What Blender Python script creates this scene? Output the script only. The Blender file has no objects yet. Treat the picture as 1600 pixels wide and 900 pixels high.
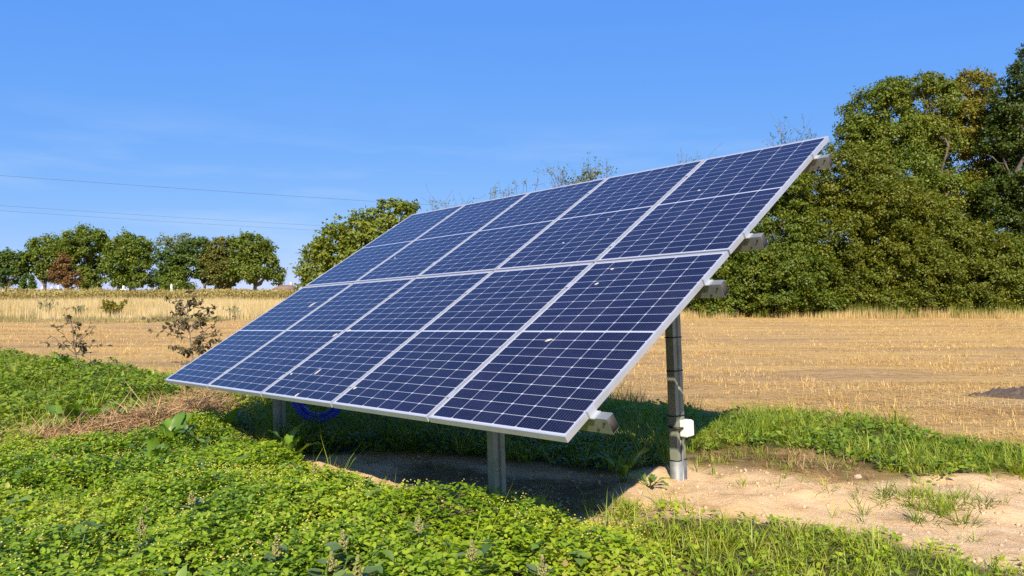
import bpy, bmesh, math, random
import numpy as np
from mathutils import Matrix, Vector

random.seed(7)
rng = np.random.default_rng(11)
S = bpy.context.scene
R = math.radians

# ------------------------------------------------------------------ camera, sky, sun, exposure
CAM_H = 1.42
FPX = 1152.8                       # focal length in photo pixels (photo is 1600 wide)
HOR = 457.0
cam_d = bpy.data.cameras.new('camera')
cam = bpy.data.objects.new('camera', cam_d)
S.collection.objects.link(cam)
cam_d.sensor_width = 36.0
cam_d.lens = FPX / 1600 * 36.0
cam_d.clip_start = 0.05
cam_d.clip_end = 9000
PITCH = math.atan((HOR - 450) / FPX)
cam.location = (0, 0, CAM_H)
cam.rotation_euler = (R(90) + PITCH, 0, 0)
S.camera = cam

SUN_DIR = Vector((-0.07, -1.22, 1.0)).normalized()     # towards the sun
SUN_EL = math.asin(SUN_DIR.z)
SUN_AZ = math.atan2(SUN_DIR.x, SUN_DIR.y)
w = bpy.data.worlds.new('World')
S.world = w
w.use_nodes = True
nt = w.node_tree
for n in list(nt.nodes):
    nt.nodes.remove(n)
wo = nt.nodes.new('ShaderNodeOutputWorld')
bg = nt.nodes.new('ShaderNodeBackground')
sky = nt.nodes.new('ShaderNodeTexSky')
sky.sky_type = 'NISHITA'
sky.sun_disc = False
sky.sun_elevation = SUN_EL
sky.sun_rotation = SUN_AZ
sky.altitude = 200
sky.air_density = 0.6
sky.dust_density = 0.0
sky.ozone_density = 8.0
# the camera that took the photo compresses the sky's range: a tone curve per channel over the sky texture
EXPO = 0.75
spl = nt.nodes.new('ShaderNodeSeparateColor')
cmb = nt.nodes.new('ShaderNodeCombineColor')
SKY_TONE = ((.166, .75), (.300, .41), (.86, .07))
for i, (k, g) in enumerate(SKY_TONE):
    pw = nt.nodes.new('ShaderNodeMath'); pw.operation = 'POWER'; pw.inputs[1].default_value = g
    ml = nt.nodes.new('ShaderNodeMath'); ml.operation = 'MULTIPLY'; ml.inputs[1].default_value = k * 10 / 2 ** EXPO
    nt.links.new(spl.outputs[i], pw.inputs[0]); nt.links.new(pw.outputs[0], ml.inputs[0]); nt.links.new(ml.outputs[0], cmb.inputs[i])
# thin high cirrus: a little veil of white over the blue, by sky direction
tc = nt.nodes.new('ShaderNodeTexCoord')
mp = nt.nodes.new('ShaderNodeMapping')
mp.inputs['Scale'].default_value = (2.2, 2.2, 14.0)
mp.inputs['Rotation'].default_value = (0.0, 0.10, 0.0)
cn = nt.nodes.new('ShaderNodeTexNoise')
cn.inputs['Scale'].default_value = 1.7
cn.inputs['Detail'].default_value = 7
cn.inputs['Roughness'].default_value = 0.55
cr = nt.nodes.new('ShaderNodeMapRange')
cr.inputs['From Min'].default_value = 0.48
cr.inputs['From Max'].default_value = 0.85
cr.inputs['To Max'].default_value = 0.34
mix = nt.nodes.new('ShaderNodeMix')
mix.data_type = 'RGBA'
mix.inputs['B'].default_value = (4.2, 5.0, 6.0, 1)
nt.links.new(tc.outputs['Generated'], mp.inputs['Vector'])
nt.links.new(mp.outputs[0], cn.inputs['Vector'])
nt.links.new(cn.outputs['Fac'], cr.inputs['Value'])
sz_ = nt.nodes.new('ShaderNodeSeparateXYZ')
lowm = nt.nodes.new('ShaderNodeMapRange')
lowm.inputs['From Min'].default_value = .16; lowm.inputs['From Max'].default_value = .23
lowm.inputs['To Min'].default_value = 1.0; lowm.inputs['To Max'].default_value = .06
mlt = nt.nodes.new('ShaderNodeMath'); mlt.operation = 'MULTIPLY'
nt.links.new(tc.outputs['Generated'], sz_.inputs[0]); nt.links.new(sz_.outputs['Z'], lowm.inputs['Value'])
nt.links.new(cr.outputs[0], mlt.inputs[0]); nt.links.new(lowm.outputs[0], mlt.inputs[1])
nt.links.new(mlt.outputs[0], mix.inputs['Factor'])
nt.links.new(sky.outputs[0], spl.inputs[0])
nt.links.new(cmb.outputs[0], mix.inputs['A'])
nt.links.new(mix.outputs['Result'], bg.inputs['Color'])
bg.inputs['Strength'].default_value = 0.10
nt.links.new(bg.outputs[0], wo.inputs[0])

sd = bpy.data.lights.new('sun', 'SUN')
sd.energy = 5.0
sd.angle = R(0.53)
sd.color = (1.0, 0.90, 0.74)
so = bpy.data.objects.new('sun', sd)
S.collection.objects.link(so)
so.location = SUN_DIR * 60
so.rotation_euler = SUN_DIR.to_track_quat('Z', 'Y').to_euler()

S.view_settings.view_transform = 'Standard'
S.view_settings.look = 'None'
S.view_settings.gamma = 1.0
S.view_settings.exposure = EXPO
S.render.engine = 'CYCLES'
S.cycles.max_bounces = 6
S.cycles.diffuse_bounces = 3
S.cycles.glossy_bounces = 3
S.cycles.transmission_bounces = 3
S.cycles.transparent_max_bounces = 4
S.cycles.use_denoising = False
S.cycles.sample_clamp_indirect = 4.0

# ------------------------------------------------------------------ helpers
cp, sp = math.cos(PITCH), math.sin(PITCH)

def ground_at(px, py, z=0.0):
    """point of the plane z seen at a photo pixel"""
    d = np.array([(px - 800) / FPX, cp - (py - 450) / FPX * -sp, sp - (py - 450) / FPX * cp])
    t = (z - CAM_H) / d[2]
    return np.array([d[0] * t, d[1] * t, z])

def at(px, py, D):
    """point at distance D ahead, seen at a photo pixel"""
    return np.array([(px - 800) / FPX * D, D, CAM_H + (HOR - py) / FPX * D])

def depth(py, z=0.0):
    return (CAM_H - z) * FPX / (py - HOR)

_perm = rng.random((8, 257, 257))
def noise2(x, y, s=1.0, o=3, seed=0):
    x = np.asarray(x, float) / s + 37.3 * seed
    y = np.asarray(y, float) / s + 11.7 * seed
    r = 0; a = 1; tot = 0
    for k in range(o):
        xi = np.floor(x).astype(int); yi = np.floor(y).astype(int)
        fx = x - xi; fy = y - yi
        fx = fx * fx * (3 - 2 * fx); fy = fy * fy * (3 - 2 * fy)
        P = _perm[(k + seed) % 8]
        g = lambda i, j: P[i % 256, j % 256]
        v = (g(xi, yi) * (1 - fx) + g(xi + 1, yi) * fx) * (1 - fy) + (g(xi, yi + 1) * (1 - fx) + g(xi + 1, yi + 1) * fx) * fy
        r = r + a * v; tot += a; a *= 0.5; x = x * 2.03; y = y * 2.03
    return r / tot

class Poly:
    """a region of the ground, outlined by ground points"""
    def __init__(self, pix):
        self.p = np.array([ground_at(*q)[:2] for q in pix])
    def sd(self, x, y):
        """signed distance, positive inside"""
        x = np.asarray(x, float); y = np.asarray(y, float)
        ins = np.zeros(x.shape, bool); dm = np.full(x.shape, 1e9)
        n = len(self.p)
        for i in range(n):
            ax, ay = self.p[i]; bx, by = self.p[(i + 1) % n]
            c = ((ay > y) != (by > y)) & (x < (bx - ax) * (y - ay) / (by - ay + 1e-12) + ax)
            ins ^= c
            dx, dy = bx - ax, by - ay
            t = np.clip(((x - ax) * dx + (y - ay) * dy) / (dx * dx + dy * dy + 1e-12), 0, 1)
            dm = np.minimum(dm, np.hypot(x - ax - t * dx, y - ay - t * dy))
        return np.where(ins, dm, -dm)
    def sample(self, n, edge=0.25, seed=0, s=0.5):
        lo = self.p.min(0); hi = self.p.max(0)
        area = (hi - lo).prod()
        xy = lo + rng.random((int(n * 6), 2)) * (hi - lo)
        d = self.sd(xy[:, 0], xy[:, 1]) + (noise2(xy[:, 0], xy[:, 1], s, 3, seed) - 0.5) * 2 * edge
        xy = xy[d > 0]
        return xy[:n]

def link(name, me, parent=None, mat=None):
    o = bpy.data.objects.new(name, me)
    S.collection.objects.link(o)
    if parent is not None:
        o.parent = parent
    if mat is not None:
        me.materials.append(mat)
    return o

def tag(o, label=None, cat=None, group=None, kind=None):
    if label: o['label'] = label
    if cat: o['category'] = cat
    if group: o['group'] = group
    if kind: o['kind'] = kind
    return o

def empty(name, loc, label, cat, group=None):
    o = bpy.data.objects.new(name, None)
    S.collection.objects.link(o)
    o.empty_display_size = 0.2
    o.location = [float(q) for q in loc]
    return tag(o, label, cat, group)

def mesh_np(name, V, F, rnd=None, smooth=False):
    """V (n,3); F list of arrays (m,k) of equal-size faces"""
    me = bpy.data.meshes.new(name)
    V = np.ascontiguousarray(V, np.float32)
    me.vertices.add(len(V)); me.vertices.foreach_set('co', V.ravel())
    loops = np.concatenate([f.ravel() for f in F]).astype(np.int32)
    tot = np.concatenate([np.full(len(f), f.shape[1]) for f in F]).astype(np.int32)
    st = np.concatenate([[0], np.cumsum(tot)[:-1]]).astype(np.int32)
    me.loops.add(len(loops)); me.loops.foreach_set('vertex_index', loops)
    me.polygons.add(len(tot)); me.polygons.foreach_set('loop_start', st); me.polygons.foreach_set('loop_total', tot)
    if smooth:
        me.polygons.foreach_set('use_smooth', np.ones(len(tot), bool))
    me.update(calc_edges=True)
    if rnd is not None:
        a = me.attributes.new('rnd', 'FLOAT', 'POINT')
        a.data.foreach_set('value', np.ascontiguousarray(rnd, np.float32))
    return me

class Acc:
    """collects pieces of one mesh"""
    def __init__(self): self.V = []; self.F = []; self.r = []; self.n = 0
    def add(self, V, F, r=0.5):
        V = np.asarray(V, float)
        self.V.append(V)
        for f in F: self.F.append(np.asarray(f, int) + self.n)
        self.r.append(np.broadcast_to(np.asarray(r, float), (len(V),)).copy()); self.n += len(V)
    def tube(self, pts, rad, sides=6, r=0.5, end_face=True):
        pts = np.asarray(pts, float); n = len(pts)
        rad = np.broadcast_to(np.asarray(rad, float), (n,))
        tg = np.gradient(pts, axis=0); tg /= np.linalg.norm(tg, axis=1)[:, None] + 1e-12
        ref = np.array([0, 0, 1.0]) if abs(tg[:, 2]).mean() < 0.9 else np.array([1.0, 0, 0])
        a = np.cross(tg, ref); a /= np.linalg.norm(a, axis=1)[:, None] + 1e-12
        b = np.cross(tg, a)
        th = np.arange(sides) * 2 * math.pi / sides
        V = pts[:, None] + rad[:, None, None] * (a[:, None] * np.cos(th)[None, :, None] + b[:, None] * np.sin(th)[None, :, None])
        V = V.reshape(-1, 3)
        i = np.arange(n - 1)[:, None] * sides; j = np.arange(sides)[None]; k = (j + 1) % sides
        F = np.stack([i + j, i + k, i + sides + k, i + sides + j], -1).reshape(-1, 4)
        fs = [F]
        if end_face and sides > 2:
            fs += [np.arange(sides)[None, :], (np.arange(sides)[::-1] + (n - 1) * sides)[None]]
        self.add(V, fs, r)
    def inst(self, tv, tf, pos, rot, sc, r):
        N = len(pos)
        if N == 0: return
        k = len(tv)
        sc = np.asarray(sc, float)
        if sc.ndim == 1: sc = np.repeat(sc[:, None], 3, 1)
        loc = tv[None] * sc[:, None, :]
        V = np.einsum('nij,nkj->nki', rot, loc) + pos[:, None]
        self.V.append(V.reshape(-1, 3))
        for f in tf:
            f = np.asarray(f)
            self.F.append((f[None] + (np.arange(N) * k)[:, None, None]).reshape(-1, f.shape[1]) + self.n)
        self.r.append(np.repeat(r, k)); self.n += N * k
    def box(self, lo, hi, r=0.5):
        x0, y0, z0 = lo; x1, y1, z1 = hi
        V = [(x0, y0, z0), (x1, y0, z0), (x1, y1, z0), (x0, y1, z0), (x0, y0, z1), (x1, y0, z1), (x1, y1, z1), (x0, y1, z1)]
        F = [[(0, 3, 2, 1), (4, 5, 6, 7), (0, 1, 5, 4), (1, 2, 6, 5), (2, 3, 7, 6), (3, 0, 4, 7)]]
        self.add(V, F, r)
    def build(self, name, mat=None, parent=None, smooth=False):
        V = np.concatenate(self.V)
        by = {}
        for f in self.F: by.setdefault(f.shape[1], []).append(f)
        F = [np.concatenate(q) for q in by.values()]
        return link(name, mesh_np(name, V, F, np.concatenate(self.r), smooth), parent, mat)

def frames(nrm, spin=None):
    """rotation matrices whose third column is nrm"""
    nrm = nrm / (np.linalg.norm(nrm, axis=1)[:, None] + 1e-9)
    N = len(nrm)
    t = rng.normal(size=(N, 3)) if spin is None else spin
    t = t - (t * nrm).sum(1)[:, None] * nrm
    t /= np.linalg.norm(t, axis=1)[:, None] + 1e-9
    b = np.cross(nrm, t)
    return np.stack([b, t, nrm], -1)            # leaf runs along its y axis = t

# leaf shapes: along +y, length 1
LEAF4 = (np.array([(0, 0, 0), (-.34, .45, .08), (0, 1, -.06), (.34, .45, .08)]), [np.array([(0, 2, 1), (0, 3, 2)])])
LEAF8 = (np.array([(0, 0, 0), (-.34, .25, .05), (-.27, .62, .03), (0, 1, -.12), (.27, .62, .03), (.34, .25, .05), (0, .27, -.02), (0, .63, -.05)]),
         [np.array([(0, 6, 1), (0, 5, 6), (2, 7, 3), (7, 4, 3)]), np.array([(1, 6, 7, 2), (6, 5, 4, 7)])])
BLADE = (np.array([(-.5, 0, 0), (.5, 0, 0), (.38, .5, .10), (-.38, .5, .10), (0, 1, .38)]),
         [np.array([(0, 1, 2, 3)]), np.array([(3, 2, 4)])])
OCTA = (np.array([(1, 0, 0), (0, 1, 0), (-1, 0, 0), (0, -1, 0), (0, 0, 1.), (0, 0, -1.)]),
        [np.array([(0, 1, 4), (1, 2, 4), (2, 3, 4), (3, 0, 4), (1, 0, 5), (2, 1, 5), (3, 2, 5), (0, 3, 5)])])

# ------------------------------------------------------------------ materials
def newmat(name):
    m = bpy.data.materials.new(name)
    m.use_nodes = True
    n = m.node_tree
    b = n.nodes['Principled BSDF']
    return m, n, b

def ramp(n, cols, src):
    c = n.nodes.new('ShaderNodeValToRGB')
    e = c.color_ramp.elements
    while len(e) < len(cols): e.new(0.5)
    for i, (p, col) in enumerate(cols):
        e[i].position = p; e[i].color = (*col, 1)
    n.links.new(src, c.inputs[0])
    return c

def leaf_mat(name, cols, trans=0.35, rough=0.5, spec=0.35):
    m, n, b = newmat(name)
    at_ = n.nodes.new('ShaderNodeAttribute'); at_.attribute_name = 'rnd'
    k = len(cols)
    c = ramp(n, [(i / (k - 1), q) for i, q in enumerate(cols)], at_.outputs['Fac'])
    n.links.new(c.outputs[0], b.inputs['Base Color'])
    b.inputs['Roughness'].default_value = rough
    b.inputs['Specular IOR Level'].default_value = spec
    t = n.nodes.new('ShaderNodeBsdfTranslucent')
    hs = n.nodes.new('ShaderNodeHueSaturation')
    hs.inputs['Saturation'].default_value = 1.1
    hs.inputs['Value'].default_value = 1.25
    hs.inputs['Hue'].default_value = 0.49
    n.links.new(c.outputs[0], hs.inputs['Color'])
    n.links.new(hs.outputs[0], t.inputs['Color'])
    mx = n.nodes.new('ShaderNodeMixShader'); mx.inputs[0].default_value = trans
    n.links.new(b.outputs[0], mx.inputs[1]); n.links.new(t.outputs[0], mx.inputs[2])
    n.links.new(mx.outputs[0], n.nodes['Material Output'].inputs[0])
    return m

def plain(name, col, rough=0.6, metal=0.0, var=0.12, scale=8.0, bump=0.0, detail=4):
    m, n, b = newmat(name)
    tcn = n.nodes.new('ShaderNodeTexCoord')
    no = n.nodes.new('ShaderNodeTexNoise'); no.inputs['Scale'].default_value = scale; no.inputs['Detail'].default_value = detail
    n.links.new(tcn.outputs['Object'], no.inputs['Vector'])
    c = ramp(n, [(0.3, [max(0, q * (1 - var)) for q in col]), (0.7, [min(1, q * (1 + var)) for q in col])], no.outputs['Fac'])
    n.links.new(c.outputs[0], b.inputs['Base Color'])
    b.inputs['Roughness'].default_value = rough
    b.inputs['Metallic'].default_value = metal
    if bump:
        bu = n.nodes.new('ShaderNodeBump'); bu.inputs['Strength'].default_value = bump; bu.inputs['Distance'].default_value = 0.02
        n.links.new(no.outputs['Fac'], bu.inputs['Height']); n.links.new(bu.outputs[0], b.inputs['Normal'])
    return m

M_BARK = plain('bark', (.12, .09, .065), .9, 0, .35, 6, .6)
M_TWIG = plain('grey_twig', (.15, .115, .085), .9, 0, .3, 20)
M_ALU = plain('anodised_aluminium', (.45, .465, .49), .42, .4, .06, 9)
M_STEEL = plain('galvanised_steel', (.25, .265, .25), .5, .5, .22, 9)
M_POST = plain('green_cast_galvanised_posts', (.23, .25, .19), .6, .3, .22, 7)  # greenish base colour carries the reflection of the weeds
M_BLACK = plain('black_plastic', (.012, .012, .013), .5, 0, .1)
M_WHITE = plain('white_plastic', (.74, .73, .69), .4, 0, .03)
M_BLUE = plain('blue_plastic_conduit', (.05, .07, .62), .42, 0, .1)
M_STONE = plain('pale_stone', (.55, .52, .46), .8, 0, .15, 4)
M_WIRE = plain('dark_wire', (.06, .06, .065), .6, .3, .1)

# ------------------------------------------------------------------ ground zones (outlined where they lie on the ground)
Z_FORE = Poly([(-260, 720), (0, 712), (200, 700), (330, 662), (400, 705), (450, 722), (500, 752), (560, 775), (640, 785), (720, 806), (800, 812), (870, 828), (940, 850),
               (1010, 880), (1070, 930), (1100, 1080), (-260, 1080)])
Z_LEFT = Poly([(-260, 556), (0, 560), (90, 574), (180, 583), (270, 598), (420, 612), (560, 625), (600, 640), (480, 660), (420, 700), (330, 655), (200, 690), (0, 712), (-260, 720)])
Z_SHADE = Poly([(400, 626), (560, 620), (760, 622), (970, 636), (1100, 646), (1062, 700), (1040, 728), (960, 742), (800, 722), (700, 710), (640, 704), (540, 708), (470, 714), (420, 705)])
Z_BACK = Poly([(1100, 646), (1200, 646), (1350, 656), (1430, 682), (1600, 706), (1800, 716), (1800, 748), (1600, 742), (1450, 750), (1385, 744), (1330, 726), (1250, 706), (1150, 702), (1075, 708), (1065, 690)])
Z_LOW = Poly([(930, 826), (958, 784), (1000, 794), (1100, 800), (1200, 806), (1350, 824), (1450, 842), (1560, 864), (1700, 888), (1700, 1080), (1080, 1080), (1060, 930), (1000, 880), (940, 850)])
Z_TUFT = Poly([(1360, 775), (1440, 765), (1540, 782), (1570, 800), (1500, 812), (1420, 806), (1370, 792)])
Z_SOIL = Poly([(480, 716), (640, 708), (800, 728), (960, 745), (1050, 728), (1100, 722), (1180, 735), (1300, 755), (1400, 752), (1470, 742), (1700, 740), (1900, 800), (1900, 960), (1700, 910), (1560, 885),
               (1450, 858), (1350, 832), (1200, 812), (1100, 804), (1000, 800), (950, 850), (870, 830), (800, 815), (720, 806), (600, 780), (500, 750)])
Z_WET = Poly([(1075, 708), (1150, 700), (1250, 705), (1330, 726), (1390, 748), (1330, 760), (1200, 735), (1100, 722)])

Z_DAMP_SHADE = Poly([(625, 716), (720, 722), (800, 735), (965, 752), (910, 800), (780, 800), (690, 775), (635, 748)])  # damp soil patch, with shade under the array painted into its colour
GREENS = (Z_FORE, Z_LEFT, Z_SHADE, Z_BACK, Z_LOW, Z_TUFT)

def axis(lo, hi, step, far, grow=1.13):
    a = list(np.arange(lo, hi + step / 2, step))
    s = step; x = a[-1]
    up = []
    while x < far: s *= grow; x += s; up.append(x)
    s = step; x = a[0]; dn = []
    while x > -far: s *= grow; x -= s; dn.append(x)
    return np.array(dn[::-1] + a + up)

gx = axis(-6.0, 6.5, 0.05, 4200)
gy = axis(2.6, 12.0, 0.05, 4200)

def ground_z(x, y):
    near = np.exp(-(np.maximum(0, np.hypot(x, y - 6) - 8) / 12) ** 2)
    soil = np.clip(Z_SOIL.sd(x, y) / 0.25 + .5, 0, 1)
    z = (noise2(x, y, 1.6, 3, 1) - .5) * .07 * near
    z = z + soil * ((noise2(x, y, .34, 5, 2) - .5) * .12 - .015)
    far = np.clip((y - 14) / 60, 0, 1) * np.clip((260 - y) / 60, 0, 1)
    z = z + far * (noise2(x, y, 22, 2, 3) - .5) * .35 * np.clip((y - 14) / 60, 0, 1)
    return z

GX, GY = np.meshgrid(gx, gy)
fx, fy = GX.ravel(), GY.ravel()
fz = ground_z(fx, fy)
nx, ny = len(gx), len(gy)
ii = (np.arange(ny - 1)[:, None] * nx + np.arange(nx - 1)[None]).ravel()
gF = np.stack([ii, ii + 1, ii + nx + 1, ii + nx], -1)
gme = mesh_np('ground', np.stack([fx, fy, fz], -1), [gF], None, True)
wob = (noise2(fx, fy, .45, 5, 5) - .5) * 1.1
def soft(v, wdt): return np.clip(v / wdt + .5, 0, 1)
soilm = soft(Z_SOIL.sd(fx, fy) + wob * .5, .2)
greenm = np.max([soft(z.sd(fx, fy) + wob * .6, .35) for z in GREENS], 0)
wet_shade_m = np.maximum(soft(Z_WET.sd(fx, fy) + wob * 1.0, .35), soft(Z_DAMP_SHADE.sd(fx, fy) + wob * .6, .3) * .9)  # second term also darkens the soil as painted shade under the array
meadow = np.clip((fy - 37 + (noise2(fx, fy, 5, 3, 4) - .5) * 9) / 2.0, 0, 1) * np.clip((-fx - 5 - 0 * fy) / 3, 0, 1)
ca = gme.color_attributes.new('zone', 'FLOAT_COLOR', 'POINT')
ca.data.foreach_set('color', np.stack([soilm, greenm, wet_shade_m, meadow], -1).astype(np.float32).ravel())

def ground_material():
    m, n, b = newmat('field_ground')
    L = n.links.new
    at_ = n.nodes.new('ShaderNodeAttribute'); at_.attribute_name = 'zone'
    sep = n.nodes.new('ShaderNodeSeparateColor'); L(at_.outputs['Color'], sep.inputs[0])
    tcn = n.nodes.new('ShaderNodeTexCoord')
    def nz(scale, det=5, rough=.6, sx=1, sy=1):
        mpn = n.nodes.new('ShaderNodeMapping'); mpn.inputs['Scale'].default_value = (sx, sy, 1)
        L(tcn.outputs['Object'], mpn.inputs[0])
        q = n.nodes.new('ShaderNodeTexNoise'); q.inputs['Scale'].default_value = scale
        q.inputs['Detail'].default_value = det; q.inputs['Roughness'].default_value = rough
        L(mpn.outputs[0], q.inputs['Vector']); return q.outputs['Fac']
    def mixc(f, a, c):
        q = n.nodes.new('ShaderNodeMix'); q.data_type = 'RGBA'
        L(f, q.inputs['Factor']); L(a, q.inputs['A']); L(c, q.inputs['B']); return q.outputs['Result']
    def rng_(src, a, c, lo=0., hi=1.):
        q = n.nodes.new('ShaderNodeMapRange'); q.inputs['From Min'].default_value = a; q.inputs['From Max'].default_value = c
        q.inputs['To Min'].default_value = lo; q.inputs['To Max'].default_value = hi
        L(src, q.inputs['Value']); return q.outputs[0]
    # straw stubble: pale straw over brown earth
    fine = nz(13, 9, .78, .55, 1.5)
    straw = ramp(n, [(.32, (.19, .10, .034)), (.45, (.44, .27, .090)), (.57, (.58, .385, .138)), (.72, (.74, .54, .23))], fine).outputs[0]
    broad = rng_(nz(.42, 8, .72, .22, 1.5), .44, .60)
    earth = ramp(n, [(.34, (.135, .075, .036)), (.48, (.32, .20, .092)), (.64, (.50, .335, .165))], nz(7, 9, .78, .5, 2.0)).outputs[0]
    q = n.nodes.new('ShaderNodeMath'); q.operation = 'MULTIPLY'; q.inputs[1].default_value = 1.0; L(broad, q.inputs[0])
    field = mixc(q.outputs[0], straw, earth)
    # dry meadow
    md = ramp(n, [(.35, (.24, .17, .075)), (.6, (.45, .34, .17))], nz(1.2, 6, .7)).outputs[0]
    field = mixc(at_.outputs['Alpha'], field, md)
    # loose sandy soil
    soil = ramp(n, [(.28, (.46, .285, .135)), (.44, (.68, .455, .24)), (.70, (.78, .56, .32))], nz(5, 8, .68)).outputs[0]
    wet_shade = ramp(n, [(.36, (.065, .050, .014)), (.54, (.17, .122, .040)), (.70, (.40, .28, .12))], nz(7, 8, .7, 1, 1.8)).outputs[0]
    grn = ramp(n, [(.38, (.045, .045, .02)), (.6, (.10, .10, .035))], nz(14, 5, .7)).outputs[0]
    col = mixc(sep.outputs['Green'], field, grn)
    col = mixc(sep.outputs['Red'], col, soil)
    col = mixc(sep.outputs['Blue'], col, wet_shade)
    L(col, b.inputs['Base Color'])
    b.inputs['Roughness'].default_value = .95
    b.inputs['Specular IOR Level'].default_value = .1
    bu = n.nodes.new('ShaderNodeBump'); bu.inputs['Strength'].default_value = .75; bu.inputs['Distance'].default_value = .05
    L(nz(11, 10, .8), bu.inputs['Height']); L(bu.outputs[0], b.inputs['Normal'])
    return m
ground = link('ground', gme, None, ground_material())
tag(ground, kind='structure')

# ------------------------------------------------------------------ trees and shrubs
def crown_leaves(acc, lobes, n_leaf, size, base, clump=.30, flat=.62, cr=.5, hole=.0, aspect=1.0, tv=LEAF4, shell=.82, sprig=.20):
    """lobes: (centre, radii) in world; leaf clumps through the crown, leaves through each clump; returns clump centres"""
    area = np.array([(r[0] * r[1] + r[0] * r[2] + r[1] * r[2]) for c, r in lobes]); area = area / area.sum()
    cents = []
    for (c, r), a in zip(lobes, area):
        nl = int(n_leaf * a)
        nc = max(6, int(3.0 / clump ** 2))
        d = rng.normal(size=(nc, 3)); d /= np.linalg.norm(d, axis=1)[:, None]
        rad = np.where(rng.random(nc) < shell, .74 + .32 * rng.random(nc), .25 + .5 * rng.random(nc))
        cc = c + d * rad[:, None] * r
        keep = rng.random(nc) > hole
        cc = cc[keep]; d = d[keep]; nc = len(cc)
        if nc == 0: continue
        k = rng.integers(0, nc, nl)
        cs = (.6 + .8 * rng.random(nc))[k]
        rr = np.mean(r) * clump * cs
        off = rng.normal(size=(nl, 3)) * .50
        off[:, 2] *= flat
        pos = cc[k] + off * rr[:, None]
        out = pos - c; out /= np.linalg.norm(out, axis=1)[:, None] + 1e-9
        nrm = out * .55 + off * .35 + rng.normal(size=(nl, 3)) * .55 + np.array([0, 0, .55])
        rot = frames(nrm)
        sz = size * (.6 + .8 * rng.random(nl))
        tone = (.35 + .3 * rng.random(nc))[k] + rng.normal(size=nl) * .16 + (cr - .5)
        # loose sprigs that reach out of the crown and break its outline
        ns = int(nl * sprig)
        if ns > 40:
            m = max(4, ns // 26)
            sd_ = rng.normal(size=(m, 3)); sd_ /= np.linalg.norm(sd_, axis=1)[:, None]; sd_[:, 2] = np.abs(sd_[:, 2]) * .9 - .15
            ln = np.mean(r) * (.18 + .38 * rng.random(m))
            dr = sd_ * .6 + np.array([0, 0, .45]) + rng.normal(size=(m, 3)) * .25
            q = rng.integers(0, m, ns); t = rng.random(ns)
            pos[:ns] = c + (sd_ * .86 * r)[q] + dr[q] * (ln[q] * t)[:, None] + rng.normal(size=(ns, 3)) * size * .55
        ok = pos[:, 2] > 0.05
        acc.inst(tv[0], tv[1], pos[ok] - base, rot[ok], np.stack([sz * aspect, sz, sz], -1)[ok], np.clip(tone, 0, 1)[ok])
        cents.append(cc)
    return cents

def limb(a, b, n=6, sag=.08):
    t = np.linspace(0, 1, n)[:, None]
    L = np.linalg.norm(b - a)
    p = a + (b - a) * t
    p[1:-1] += rng.normal(size=(n - 2, 3)) * L * sag * .5
    return p

def tree(name, label, cat, px, D, lobes, n_leaf, leaf, mat, trunk_r, group=None, clump=.30, hole=.0, cr=.5, flat=.62, twigs=4, shell=.82, fork=.35, bark=None, aspect=1.0, depth_f=.9):
    base = np.array([(px - 800) / FPX * D, D, 0.0]); base[2] = float(ground_z(base[0], base[1])) - .03
    root = empty(name, base, label, cat, group)
    LB = []
    for (lx, ly, rx, rz) in lobes:
        c = at(lx, ly, D); s = D / FPX
        c[1] += (rng.random() - .5) * rx * s * .9
        LB.append((c, np.array([rx * s, rx * s * depth_f, rz * s])))
    acc = Acc()
    cents = crown_leaves(acc, LB, n_leaf, leaf, base, clump=clump, hole=hole, cr=cr, flat=flat, shell=shell, aspect=aspect)
    tr = Acc()
    top = np.mean([c for c, r in LB], 0)
    hz = top[2]
    fk = np.array([base[0] + (top[0] - base[0]) * .3, base[1], base[2] + (hz - base[2]) * fork + .1])
    p = limb(base, fk, 5, .03)
    tr.tube(p - base, np.linspace(trunk_r * 1.25, trunk_r * .85, 5), 8)
    for (c, r), cc in zip(LB, cents):
        q = limb(fk, c, 6, .12)
        tr.tube(q - base, np.linspace(trunk_r * .7, trunk_r * .22, 6), 6)
        for e in cc[:: max(1, len(cc) // max(1, twigs))][:twigs]:
            q2 = limb(q[3 + rng.integers(0, 3)], e, 5, .12)
            tr.tube(q2 - base, np.linspace(trunk_r * .22, trunk_r * .05, 5), 4)
    tr.build('trunk', bark or M_BARK, root, True)
    acc.build('crown', mat, root)
    return root, LB, base

# leaf colours
G_LIME = leaf_mat('linden_leaves', [(.03, .06, .008), (.095, .15, .014), (.175, .22, .022), (.26, .255, .035)])
G_DARK = leaf_mat('dark_green_leaves', [(.02, .05, .010), (.06, .11, .016), (.105, .155, .024), (.16, .19, .035)])
G_BROWN = leaf_mat('rusty_leaves', [(.08, .045, .015), (.17, .095, .028), (.24, .14, .04), (.31, .20, .06)])
G_OLIVE = leaf_mat('olive_brown_leaves', [(.045, .062, .012), (.11, .128, .022), (.175, .165, .028), (.24, .18, .04)])
G_GREY = leaf_mat('grey_green_leaves', [(.06, .09, .035), (.13, .17, .06), (.19, .23, .09), (.25, .27, .12)])
G_THUJA = leaf_mat('thuja_sprays', [(.05, .09, .010), (.10, .165, .018), (.15, .21, .03)])
G_HEDGE = leaf_mat('hedge_leaves', [(.028, .055, .005), (.082, .130, .010), (.150, .185, .015), (.23, .21, .024)])
G_ELM = leaf_mat('olive_hedge_leaves', [(.032, .052, .005), (.095, .125, .009), (.165, .182, .014), (.245, .205, .025)])
G_TREE = leaf_mat('fresh_green_leaves', [(.03, .06, .006), (.095, .145, .013), (.17, .205, .02), (.26, .235, .032)])
G_YELL = leaf_mat('yellowing_leaves', [(.05, .075, .009), (.15, .16, .016), (.25, .21, .02), (.36, .23, .025)])
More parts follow.
